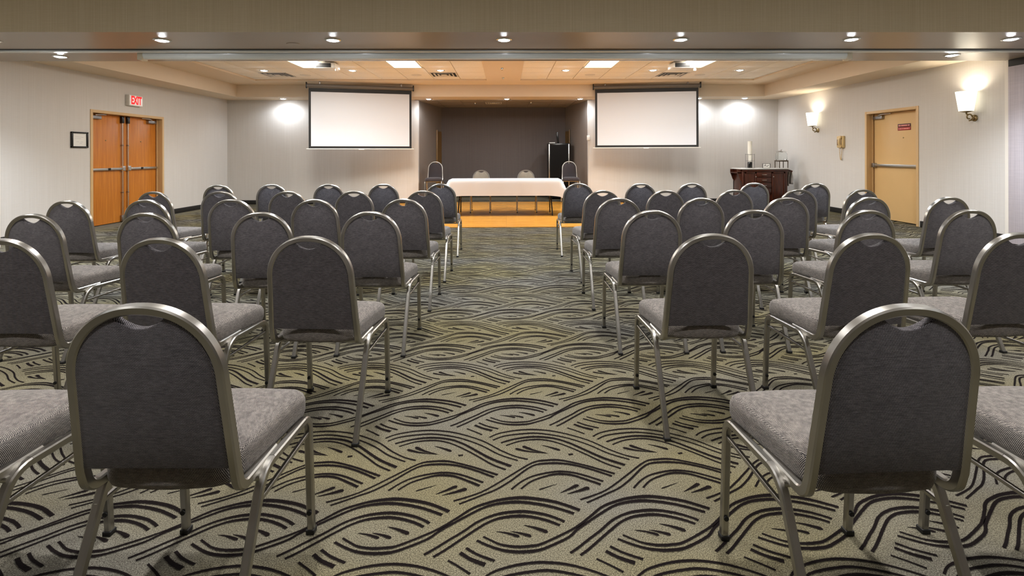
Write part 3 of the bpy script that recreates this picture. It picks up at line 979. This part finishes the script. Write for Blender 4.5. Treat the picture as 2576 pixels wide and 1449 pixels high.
ph = empty('wall_telephone', (XR, 10.30, 1.475), 0, 'beige wall telephone with coiled cord between sconce and tan door', 'telephone')
MB().box(-0.05, 0.0, -0.10, 0.10, -0.12, 0.12, 0.012).build('base', M_BEIGEPL, ph)
m = MB()
m.sweep([(-0.065, -0.045, 0.10), (-0.095, -0.045, 0.05), (-0.10, -0.045, 0.0), (-0.095, -0.045, -0.05), (-0.065, -0.045, -0.10)], 0.045, 0.03, bi=(0, 1, 0))
m.lathe([(0.0, 0.0), (0.032, 0.0), (0.034, -0.03), (0.0, -0.035)], (-0.05, -0.045, 0.09), 16, 'X', cap=False)
m.lathe([(0.0, 0.0), (0.032, 0.0), (0.034, -0.03), (0.0, -0.035)], (-0.05, -0.045, -0.09), 16, 'X', cap=False)
m.build('handset', M_BEIGEPL, ph)
MB().box(-0.055, -0.049, 0.005, 0.085, -0.07, 0.05, 0.004).build('keypad', plain('brown_plastic', srgb(120, 92, 58), 0.5), ph)
pts = []
for i in range(160):
    s_ = i / 159
    yy = -0.045 + 0.09 * s_
    zz = -0.12 - 0.25 * math.sin(PI * s_)
    pts.append((-0.03 + 0.008 * math.cos(i * 1.3), yy + 0.008 * math.sin(i * 1.3), zz))
MB().tube(pts, 0.0035, 6).build('coiled_cord', M_BEIGEPL, ph)

# thermostat on the alcove corner
th = empty('wall_control', (JR + 0.0, ZB + 0.0, 1.65), 0, 'small white control box with hanging cord at the right alcove corner', 'control box')
MB().box(-0.03, 0.0 + 0.04, -0.028, 0.0, -0.06, 0.06, 0.005).build('box', M_WHITE, th)
MB().tube([(0.01, -0.012, -0.06), (0.0, -0.014, -0.2), (0.006, -0.012, -0.42)], 0.004, 6).build('cord', M_TRIMW, th)

# ------------------------------------------------------------------ cabinet with its things
CBX0, CBX1, CBY0, CBY1, CBZ = 5.46, 6.52, 11.62, 12.08, 0.872
cb = empty('sideboard_cart', ((CBX0 + CBX1) / 2, CBY0, 0), 0, 'dark cherry kitchen cart with pale stone top in the back right corner', 'cabinet')
cw = (CBX1 - CBX0) / 2
dp = CBY1 - CBY0
m = MB().box(-cw, cw, 0.02, dp, 0.08, CBZ, 0.004)
for sx in (-1, 1):
    for yy in (0.0, dp - 0.05):
        m.box(sx * cw, sx * (cw - 0.055), yy, yy + 0.05, 0.0, CBZ, 0.006)
m.build('body', M_CHERRY, cb)
MB().box(-cw - 0.03, cw + 0.03, -0.03, dp + 0.02, CBZ, CBZ + 0.028, 0.006).build('worktop', M_GRAN, cb)
MB().box(-cw, cw, -0.012, 0.02, CBZ - 0.05, CBZ - 0.004, 0.004).build('apron', M_CHERRY, cb)


def panel_front(name, x0, x1, z0, z1):
    m = MB()
    m.box(x0, x1, -0.004, 0.02, z0, z1, 0.003)
    e = 0.035
    m.box(x0, x0 + e, -0.016, 0, z0, z1, 0.003); m.box(x1 - e, x1, -0.016, 0, z0, z1, 0.003)
    m.box(x0, x1, -0.016, 0, z0, z0 + e, 0.003); m.box(x0, x1, -0.016, 0, z1 - e, z1, 0.003)
    return m.build(name, M_CHERRY, cb)


d_ = panel_front('door', -cw + 0.06, -0.20, 0.12, CBZ - 0.06)
MB().lathe([(0.008, 0), (0.008, -0.015), (0.014, -0.022), (0.0, -0.028)], (-0.225, -0.014, CBZ - 0.17), 14, 'Y', cap=False).build('knob', M_CHROME, d_)
d_ = panel_front('door', 0.16, cw - 0.06, 0.12, CBZ - 0.06)
MB().lathe([(0.008, 0), (0.008, -0.015), (0.014, -0.022), (0.0, -0.028)], (0.185, -0.014, CBZ - 0.17), 14, 'Y', cap=False).build('knob', M_CHROME, d_)
for k_ in range(4):
    z1_ = CBZ - 0.065 - k_ * 0.125
    dr = MB().box(-0.19, 0.15, -0.012, 0.02, z1_ - 0.115, z1_, 0.005).build('drawer', M_CHERRY, cb)
    MB().tube([(-0.075, -0.012, z1_ - 0.055), (-0.07, -0.032, z1_ - 0.058), (0.03, -0.032, z1_ - 0.058), (0.035, -0.012, z1_ - 0.055)], 0.005, 8).build('handle', M_CHROME, dr)
# left bracket shelf, right towel bar
m = MB()
pro = [(-cw, CBZ), (-cw - 0.09, CBZ), (-cw - 0.09, CBZ - 0.08), (-cw - 0.07, CBZ - 0.13), (-cw - 0.04, CBZ - 0.22), (-cw, CBZ - 0.28)]
m.rings([[(x, y, z) for x, z in pro] for y in (0.03, 0.05)])
m.rings([[(x, y, z) for x, z in pro] for y in (dp - 0.06, dp - 0.04)])
m.box(-cw - 0.09, -cw, 0.03, dp - 0.04, CBZ - 0.09, CBZ - 0.07)
m.build('side_rack', M_CHERRY, cb, 30)
m = MB()
m.tube([(cw + 0.11, 0.0, CBZ - 0.05), (cw + 0.11, dp - 0.02, CBZ - 0.05)], 0.012, 10)
for yy in (0.02, dp - 0.04):
    m.sweep([(cw, yy, CBZ - 0.02), (cw + 0.06, yy, CBZ - 0.03), (cw + 0.12, yy, CBZ - 0.05)], 0.02, 0.04, bi=(0, 1, 0))
m.build('towel_bar', M_CHERRY, cb)
# towel over the bar
tw = empty('towel', (cb.location[0] + cw + 0.11, CBY0 + 0.05, CBZ - 0.05), 0, 'light grey towel hanging from the bar at the right end of the cart', 'towel')
m = MB()
N_ = 16
vs, fs = [], []
for j in range(13):
    t_ = j / 12
    for i in range(N_ + 1):
        y_ = i / N_ * 0.30
        wv = 0.008 * math.sin(i * 1.1) * (0.3 + abs(t_ - 0.5) * 2)
        if t_ < 0.45: x_, z_ = -0.020 - 0.03 * min(1, (0.45 - t_) * 5) - wv, -0.34 * (0.45 - t_) / 0.45
        elif t_ > 0.55: x_, z_ = 0.020 + 0.03 * min(1, (t_ - 0.55) * 5) + wv, -0.30 * (t_ - 0.55) / 0.45
        else: x_, z_ = 0.018 * math.sin((t_ - 0.5) / 0.05 * PI / 2), 0.018 * math.cos((t_ - 0.5) / 0.05 * PI / 2)
        vs.append((x_, y_, z_))
for j in range(12):
    for i in range(N_):
        a = j * (N_ + 1) + i
        fs.append((a, a + 1, a + N_ + 2, a + N_ + 1))
m.add(vs, fs)
o = m.build('cloth', plain('towel_grey', srgb(176, 170, 166), 0.95, spec=0.05), tw, 80)
sm = o.modifiers.new('thick', 'SOLIDIFY'); sm.thickness = 0.004; sm.offset = 0
TOPZ = CBZ + 0.028
X_ = lambda px, Y: (px - 1273.3) * Y / 1269.0
# stacked foam cups in a wire rack
cy_ = 11.80
ck = empty('cup_rack', (X_(1890, cy_), cy_, TOPZ), 0, 'wire holder standing on the cart around a tower of foam cups', 'rack')
for sx, sy in ((-1, -1), (1, -1), (-1, 1), (1, 1)):
    MB().tube([(sx * 0.078, sy * 0.06, 0.0), (sx * 0.078, sy * 0.06, 0.335)], 0.005, 8).build('post', M_ALUD, ck)
m = MB()
for z_ in (0.006, 0.17, 0.32):
    m.tube([(-0.078, -0.06, z_), (0.078, -0.06, z_), (0.078, 0.06, z_), (-0.078, 0.06, z_), (-0.078, -0.06, z_)], 0.004, 6)
m.build('wire_rings', M_ALUD, ck)
MB().lathe([(0.0, 0.0), (0.047, 0.0), (0.055, 0.01), (0.055, 0.13), (0.048, 0.14), (0.0, 0.14)], (-0.005, 0, 0.004), 20, cap=False).build('canister', M_BLACKG, ck)
cupm = MB().lathe([(0.0, 0.0), (0.036, 0.0), (0.048, 0.105), (0.052, 0.107), (0.052, 0.113), (0.046, 0.113), (0.034, 0.006), (0.0, 0.006)], n=20, cap=False).mesh('foam_cup', plain('foam_white', srgb(238, 236, 226), 0.6, var=0.01))
ORD = ordw + ['eighth', 'ninth', 'tenth', 'eleventh', 'twelfth', 'thirteenth', 'fourteenth', 'last']
for i in range(15):
    c_ = bpy.data.objects.new('foam_cup', cupm); C.objects.link(c_)
    c_.location = (ck.location[0] - 0.003, cy_, TOPZ + 0.146 + i * 0.0265)
    tag(c_, 'white foam cup, %s from the top of the tower on the cart' % ORD[14 - i], 'cup', 'foam cups in the tower')
# small framed card
fc = empty('framed_card', (X_(1932, 11.78), 11.78, TOPZ), R(-12), 'small dark framed card with white print between cups and dispenser', 'sign')
MB().box(-0.085, 0.085, 0.0, 0.02, 0.0, 0.105, 0.004).build('frame', M_BLACKG, fc)
MB().box(-0.075, 0.07, -0.003, 0.001, 0.008, 0.097).build('card', M_WHITE, fc, 0)
m = MB()
m.sweep([(-0.02, -0.0035, 0.09), (-0.025, -0.0035, 0.05), (0.02, -0.0035, 0.04), (0.045, -0.0035, 0.07)], 0.002, 0.014, bi=(0, 1, 0))
m.sweep([(-0.06, -0.0035, 0.08), (-0.04, -0.0035, 0.06), (-0.06, -0.0035, 0.03)], 0.002, 0.01, bi=(0, 1, 0))
m.build('dark_mark', M_TEXT, fc)
# beverage dispenser
bd = empty('drink_dispenser', (X_(1970, 11.85), 11.85, TOPZ), 0, 'glass drink dispenser with silver lid on a brown metal stand', 'dispenser')
m = MB()
for i in range(4):
    a = PI / 4 + i * PI / 2
    m.tube([(0.14 * math.cos(a), 0.14 * math.sin(a), 0), (0.14 * math.cos(a), 0.14 * math.sin(a), 0.175)], 0.010, 8)
ringp = [(0.14 * math.cos(i * PI / 12), 0.14 * math.sin(i * PI / 12), 0.165) for i in range(24)]
m.sweep(ringp, 0.03, 0.012, closed=True)
m.build('stand', plain('bronze_stand', srgb(76, 64, 52), 0.5, 0.4), bd)
MB().lathe([(0.0, 0.18), (0.11, 0.18), (0.128, 0.20), (0.128, 0.33), (0.10, 0.36), (0.10, 0.375), (0.096, 0.375), (0.096, 0.358), (0.122, 0.325), (0.122, 0.205), (0.105, 0.188), (0.0, 0.188)], n=28, cap=False).build('jar', M_GLASS, bd)
MB().lathe([(0.115, 0.372), (0.115, 0.385), (0.09, 0.40), (0.03, 0.408), (0.012, 0.415), (0.02, 0.43), (0.012, 0.44), (0.0, 0.442)], n=28, cap=False).build('lid', M_CHROME, bd)
MB().tube([(0, -0.125, 0.21), (0, -0.165, 0.21), (0, -0.17, 0.185)], 0.010, 10).build('tap', M_CHROME, bd)


# ------------------------------------------------------------------ table on the dance floor
TBX0, TBX1, TBY0, TBY1, TBZ = -1.14, 1.10, 9.97, 10.70, 0.725
tb = empty('folding_table', ((TBX0 + TBX1) / 2, (TBY0 + TBY1) / 2, 0.014), 0, 'long folding table with black legs under the white cloth', 'table')
hx, hy = (TBX1 - TBX0) / 2, (TBY1 - TBY0) / 2
zt = TBZ - 0.014
MB().box(-hx + 0.012, hx - 0.012, -hy + 0.012, hy - 0.012, zt - 0.03, zt, 0.006).build('tabletop', plain('grey_laminate', srgb(90, 86, 82), 0.5), tb)
for sx in (-1, 1):
    for sy in (-1, 1):
        X0 = sx * (hx - 0.2)
        MB().tube(fillet([(X0, sy * 0.10, zt - 0.03), (X0, sy * 0.12, zt - 0.25), (X0, -sy * 0.02 + sy * 0.16, 0.42), (X0 + sx * 0.02, sy * 0.31, 0.0)], [0.1, 0.1], 4), 0.013, 8).build('leg', M_BLACKG, tb)
    MB().tube([(sx * (hx - 0.2), -0.2, 0.30), (sx * (hx - 0.2), 0.2, 0.30)], 0.009, 8).build('brace', M_BLACKG, tb)
# cloth
M_CLOTH = plain('white_linen', srgb(206, 205, 208), 0.85, spec=0.1, var=0.015)
cl = empty('tablecloth', ((TBX0 + TBX1) / 2, (TBY0 + TBY1) / 2, TBZ), 0, 'plain white cloth draped over the long table', 'tablecloth')
NP = 176
per = []
rr = 0.03
def rrect(hx, hy, r, n):
    """n points evenly by length on a rounded rectangle, starting mid-front"""
    pts = []
    segs = []
    cs = [(hx - r, -hy + r, -PI / 2), (hx - r, hy - r, 0), (-hx + r, hy - r, PI / 2), (-hx + r, -hy + r, PI)]
    dense = []
    for cx0, cy0, a0 in cs:
        for i in range(9):
            a = a0 + i / 8 * PI / 2
            dense.append((cx0 + r * math.cos(a), cy0 + r * math.sin(a), math.cos(a), math.sin(a)))
    dense.append(dense[0])
    L = [0]
    for a, b in zip(dense, dense[1:]): L.append(L[-1] + math.hypot(b[0] - a[0], b[1] - a[1]))
    out = []
    j = 0
    for k in range(n):
        s = L[-1] * k / n
        while L[j + 1] < s: j += 1
        t = (s - L[j]) / max(1e-9, L[j + 1] - L[j])
        a, b = dense[j], dense[j + 1]
        out.append(tuple(a[c] * (1 - t) + b[c] * t for c in range(4)))
    return out
base = rrect(hx, hy, 0.03, NP)
loops = []
for inset, dz in ((0.10, 0.006), (0.02, 0.006), (0.0, 0.003), (-0.006, -0.008)):
    loops.append([(p[0] - p[2] * inset, p[1] - p[3] * inset, dz) for p in base])
for j in range(1, 9):
    t_ = j / 8
    lp = []
    for k_, p in enumerate(base):
        endf = abs(p[2]) ** 1.0                # 1 at the short ends
        corner = 4 * (p[2] * p[3]) ** 2
        near_end = max(0.0, (abs(p[0]) - (hx - 0.30)) / 0.30)
        front = p[3] < -0.5
        drop = 0.295 if front else (0.18 if p[3] > 0.5 else 0.34)
        if abs(p[2]) > 0.5: drop = 0.34 - (0.10 * max(0, p[1] / hy))
        drop += 0.09 * corner + 0.03 * near_end ** 2 * (1 if p[1] < 0 else 0)
        flare = 0.012 + 0.02 * t_ + endf * (0.10 * math.sin(t_ * PI * 0.5)) + 0.03 * corner * t_
        wav = 0.004 * t_ * math.sin(k_ * 0.4) + 0.002 * t_ * math.sin(k_ * 1.1 + 1)
        if abs(p[2]) > 0.5: wav += 0.012 * t_ * math.sin(k_ * 1.0)
        lp.append((p[0] + p[2] * (flare + wav), p[1] + p[3] * (flare + wav), -0.012 - drop * t_))
    loops.append(lp)
m = MB().rings(loops, True, False)
m.build('cloth', M_CLOTH, cl, 70)

# ------------------------------------------------------------------ chairs
def arch(hw_bot, hw_top, z_bot, z_sh, z_top, n=14):
    """right half profile from bottom to apex, (x,z)"""
    pts = [(hw_bot, z_bot), (hw_bot - (hw_bot - hw_top) * 0.5, (z_bot + z_sh) / 2)]
    for i in range(n + 1):
        a = i / n * PI / 2
        pts.append((hw_top * math.cos(a) ** 0.92, z_sh + (z_top - z_sh) * math.sin(a) ** 0.96))
    pts[-1] = (0.0, z_top)
    return pts


def backy(z): return -0.165 - (z - 0.42) * 0.15


def make_chair(fab, bfab, lift=0.0):
    r = empty('banquet_chair')
    T = 0.0225
    leg_m = None
    for sx in (-1, 1):
        x = sx * 0.204
        side = fillet([(x, 0.240, 0.012), (x, 0.216, 0.393), (x, -0.075, 0.400), (x, -0.240, 0.012)], [0.045, 0.07], 6)
        # split the bent tube: front leg, rail, rear leg
        fl = side[:8]; rail = side[7:9]; rear = side[8:]
        f_ = MB().sweep(fl, T, T, bi=(1, 0, 0)).build('leg', M_CHAIR, r, 35)
        b_ = MB().sweep(rear, T, T, bi=(1, 0, 0)).build('leg', M_CHAIR, r, 35)
        MB().sweep(rail, T, T, bi=(1, 0, 0)).build('side_rail', M_CHAIR, r, 35)
        MB().box(x - 0.014, x + 0.014, 0.226, 0.254, 0.0, 0.016, 0.003).build('foot_glide', M_BLACK, f_)
        MB().box(x - 0.014, x + 0.014, -0.254, -0.226, 0.0, 0.016, 0.003).build('foot_glide', M_BLACK, b_)
        MB().lathe([(0.008, 0.0), (0.008, -0.004), (0.0, -0.005)], (x, 0.2365 - 0.0125, 0.075), 10, 'Y', cap=False).build('bumper', M_BLACK, f_)
        # thin stretcher under the rail
        MB().sweep([(x, 0.222, 0.338), (x, -0.115, 0.330)], 0.012, 0.012, bi=(1, 0, 0)).build('stretcher', M_CHAIR, r)
    MB().sweep([(-0.204, -0.085, 0.386), (0.204, -0.085, 0.386)], 0.014, 0.014).build('cross_bar', M_CHAIR, r)
    MB().sweep([(-0.204, 0.15, 0.386), (0.204, 0.15, 0.386)], 0.014, 0.014).build('cross_bar', M_CHAIR, r)
    # back frame: one bent tube, runs forward under the seat at both ends
    half = arch(0.187, 0.176, 0.46, 0.695, 0.870, 24)
    pts = [(x, backy(z), z) for x, z in half]
    low = fillet([(0.187, 0.02, 0.402), (0.187, backy(0.42) + 0.01, 0.402), (0.187, backy(0.46), 0.46)], [0.045], 6)[:-1]
    right = [tuple(p) for p in low] + pts
    left = [(-x, y, z) for x, y, z in right[:-1]][::-1]
    MB().sweep(right + left, 0.026, T, bi=(0, 1, 0.15)).build('back_frame', M_CHAIR, r, 35)
    # backrest pad with a hand-hold dip at the top
    ins = 0.0095
    inner = arch(0.187 - ins, 0.176 - ins, 0.468, 0.695, 0.870 - ins, 20)
    dip = lambda x: 0.036 * max(0.0, math.cos(min(abs(x) / 0.060, 1) * PI / 2)) ** 0.85
    rh = []
    xs_prev = None
    for x, z in inner:
        rh.append((x, z - (dip(x) if z > 0.8 else 0)))
    # refine near the dip
    fine = []
    for i in range(len(rh) - 1):
        (x0, z0), (x1, z1) = inner[i], inner[i + 1]
        nn = 4 if x1 < 0.075 and z1 > 0.8 else 1
        for k in range(nn):
            t = k / nn
            x = x0 + (x1 - x0) * t; z = z0 + (z1 - z0) * t
            fine.append((x, z - (dip(x) if z > 0.8 else 0)))
    fine.append((0.0, inner[-1][1] - dip(0)))
    loop2 = fine + [(-x, z) for x, z in fine[:-1]][::-1]
    # bottom corners
    nL = len(loop2)

    def off(lp, d):
        out = []
        for i in range(nL):
            a = Vector(lp[i - 1]); b = Vector(lp[i]); c = Vector(lp[(i + 1) % nL])
            t = ((b - a).normalized() + (c - b).normalized())
            if t.length < 1e-6: t = (c - b)
            t.normalize()
            out.append((b.x - t.y * d, b.y + t.x * d))
        return out
    A = [(0.0, 0.0), (0.004, 0.006), (0.012, 0.010)]
    lps = []
    for d, yy in ((0.0035, -0.010), (0.001, -0.009), (0.0, -0.006), (0.0, 0.008), (0.001, 0.012), (0.0035, 0.0145)):
        o2 = off(loop2, d)
        lps.append([(x, backy(z) + yy, z) for x, z in o2])
    mb = MB().rings(lps, False, False)
    for lp, cz_ in ((lps[0], -0.010), (lps[-1], 0.0165)):     # star-shaped caps round a centre point
        cvs = [(0.0, backy(0.6) + cz_, 0.6)] + list(lp)
        mb.add(cvs, [(0, i + 1, (i + 1) % nL + 1) for i in range(nL)])
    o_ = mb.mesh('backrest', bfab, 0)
    b_ = bmesh.new(); b_.from_mesh(o_)
    bmesh.ops.remove_doubles(b_, verts=b_.verts, dist=1e-5)
    bmesh.ops.recalc_face_normals(b_, faces=b_.faces); b_.to_mesh(o_); b_.free()
    for p_ in o_.polygons: p_.use_smooth = len(p_.vertices) == 4
    o_.set_sharp_from_angle(angle=R(60))
    bo = bpy.data.objects.new('backrest', o_); C.objects.link(bo); bo.parent = r
    # seat
    def seat_loop(gx, gy0, gy1, z):
        hf, hr, yf, yr = 0.206 - gx, 0.172 - gx, 0.242 - gy0, -0.158 + gy1
        cs = [((hf, yf), 0.055), ((hr, yr), 0.055), ((-hr, yr), 0.055), ((-hf, yf), 0.055)]
        P = [Vector((hf, yf, 0)), Vector((hr, yr, 0)), Vector((-hr, yr, 0)), Vector((-hf, yf, 0))]
        out = []
        for i in range(4):
            a, b, c = P[i - 1], P[i], P[(i + 1) % 4]
            f3 = fillet([a, b, c], [0.05 if i in (0, 3) else 0.075], 6)[1:-1]
            for q in f3:
                zz = z + (-0.006 * max(0, (q.y - 0.15) / 0.09))
                out.append((q.x, q.y, zz))
            # points along the following edge, bowed a little at front and rear
            g3 = fillet([b, c, P[(i + 2) % 4]], [0.05 if (i + 1) % 4 in (0, 3) else 0.075], 6)[1]
            e0 = f3[-1]
            for q_ in (0.2, 0.4, 0.6, 0.8):
                m_ = e0.lerp(g3, q_)
                bow = 0.008 * math.sin(PI * q_)
                out.append((m_.x, m_.y + (-bow if i == 1 else bow if i == 3 else 0), z - 0.006 * max(0, (m_.y - 0.15) / 0.09)))
        return out
    outl = seat_loop(0, 0, 0, 0)
    lps = []
    for g, z in ((0.016, 0.399), (0.004, 0.404), (0.0, 0.420), (0.0, 0.452), (0.004, 0.466), (0.012, 0.475), (0.026, 0.4815), (0.055, 0.487), (0.10, 0.490), (0.15, 0.491)):
        lps.append([(x_ * (1 - g / 0.19), 0.043 + (y_ - 0.043) * (1 - g / 0.198), z + zo * (1 - g / 0.16)) for x_, y_, zo in outl])
    MB().rings(lps).build('seat', fab, r, 60)
    if lift:      # bar-height version: everything above the feet raised
        todo = [c for c in r.children] + [g for c in r.children for g in c.children]
        for c in todo:
            for v in c.data.vertices:
                if v.co.z > 0.1: v.co.z += lift
    return r


P0 = make_chair(M_FABRIC, M_FABRIC_SHADED)
P1 = make_chair(M_FABRIC2, M_FABRIC2)
M_DARKFAB = mk_fabric('dark_chair_weave', srgb(22, 21, 25), srgb(116, 108, 112))
P2 = make_chair(M_DARKFAB, M_DARKFAB, 0.165)
used = set()


def place(proto, x, y, z, rz, label, group, cat='chair'):
    o = proto if proto.name not in used else copy_tree(proto)
    used.add(proto.name)
    o.location = (x, y, z); o.rotation_euler = (0, 0, rz)
    return tag(o, label, cat, group)


def chair_at(ax, ay, yaw, label, group):
    """ax, ay: where the top of the arch is; the origin sits 0.234 ahead of it"""
    c, s = math.cos(yaw), math.sin(yaw)
    return place(P0, ax - s * 0.232, ay + c * 0.232, 0, yaw, label, group)


CH = {
    1: dict(L=[(-0.848, 1.178, -1), (-1.50, 1.18, -1)], R=[(0.911, 1.136, 2), (1.56, 1.15, 1)]),
    2: dict(L=[(-0.842, 2.153, -3), (-1.450, 2.125, -4), (-2.10, 2.12, -2)], R=[(0.890, 2.165, 1), (1.578, 2.159, 3), (2.224, 2.16, 3)]),
    3: dict(L=[(-0.832, 3.085, -2), (-1.490, 3.074, 0), (-2.182, 3.075, -2), (-2.82, 3.03, -4)], R=[(0.900, 3.09, 1), (1.537, 3.10, -1), (2.213, 3.06, 3), (2.845, 3.06, 3)]),
    4: dict(L=[(-0.807, 3.970, -2), (-1.498, 3.95, 0), (-2.165, 3.99, 1), (-2.825, 3.98, -3), (-3.39, 3.93, -4)], R=[(0.890, 3.975, 1), (1.538, 3.955, 0), (2.220, 3.967, -1), (2.880, 3.962, 4), (3.514, 3.957, 3)]),
    5: dict(L=[(-0.799, 4.875, -2), (-1.465, 4.865, 0), (-2.098, 4.855, 0), (-2.755, 4.88, 2), (-3.39, 4.885, -6)], R=[(0.925, 4.83, 5), (1.528, 4.81, 2), (2.205, 4.845, 0), (2.848, 4.875, -2), (3.461, 4.86, 6)]),
    6: dict(L=[(-0.790, 6.07, 0), (-1.472, 6.05, 0), (-2.117, 6.03, 0), (-2.802, 6.05, 2), (-3.40, 5.99, 0)], R=[(0.870, 6.06, 1), (1.607, 6.0, 0), (2.218, 6.0, 0), (2.992, 6.045, 0), (3.685, 5.97, -1)]),
}
rown = {1: 'nearest row', 2: 'second row from the camera', 3: 'third row from the camera', 4: 'fourth row from the camera', 5: 'fifth row from the camera', 6: 'farthest row'}
coln = ['aisle seat', 'second seat from aisle', 'third seat from aisle', 'fourth seat from aisle', 'fifth seat from aisle']
for rw in CH:
    for sd, nm in (('L', 'left'), ('R', 'right')):
        for ci, (x, y, yw) in enumerate(CH[rw][sd]):
            chair_at(x, y, R(yw), 'grey arched-back chair, %s %s, %s' % (nm, rown[rw], coln[ci]), 'audience chairs %s of the aisle' % nm)

# two chairs behind the table, facing the audience
for x, nm in ((-0.545, 'left'), (0.432, 'right')):
    place(P1, x, 10.80, 0.014, PI, 'taupe arched-back chair behind the white table, %s one' % nm, 'chairs behind the table')
# one tall chair at each alcove wall
for x, nm in ((-1.80, 'left'), (1.612, 'right')):
    place(P2, x, 12.66, 0.014, PI, 'tall arched-back chair standing against the %s alcove wall behind the table' % nm, 'tall chairs by the alcove walls')

# ------------------------------------------------------------------ equipment rack in the alcove
rk = empty('equipment_rack', (1.45, 13.8, 0), 0, 'tall black equipment rack with silver edges in the alcove', 'rack')
MB().box(-0.30, 0.30, 0.0, 0.42, 0.05, 1.54, 0.006).build('cabinet', M_BLACKG, rk)
for sx in (-1, 1):
    MB().box(sx * 0.255, sx * 0.285, -0.012, 0.006, 0.06, 1.52, 0.003).build('edge_trim', M_ALU, rk)
MB().box(-0.25, 0.25, -0.006, 0.0, 0.08, 1.50).build('door', plain('deep_black', srgb(6, 6, 7), 0.5, spec=0.2), rk, 0)
for sx in (-1, 1):
    for yy in (0.05, 0.37):
        MB().lathe([(0.025, -0.012), (0.025, 0.012)], (sx * 0.24, yy, 0.025), 14, 'X').build('caster', M_BLACK, rk)
t = empty('slim_speaker', (1.44, 13.95, 1.54), 0, 'slim black upright object leaning on top of the rack', 'speaker')
m = MB().box(-0.028, 0.028, -0.03, 0.03, 0.0, 0.31, 0.006)
m.v = [(x - 0.10 * z, y, z) for x, y, z in m.v]
m.build('column', M_BLACKG, t)
t = empty('white_receiver', (1.27, 13.93, 1.54), 0, 'flat white device lying on top of the black rack', 'receiver')
MB().box(-0.08, 0.08, -0.06, 0.06, 0.0, 0.028, 0.006).build('case', M_WHITE, t)
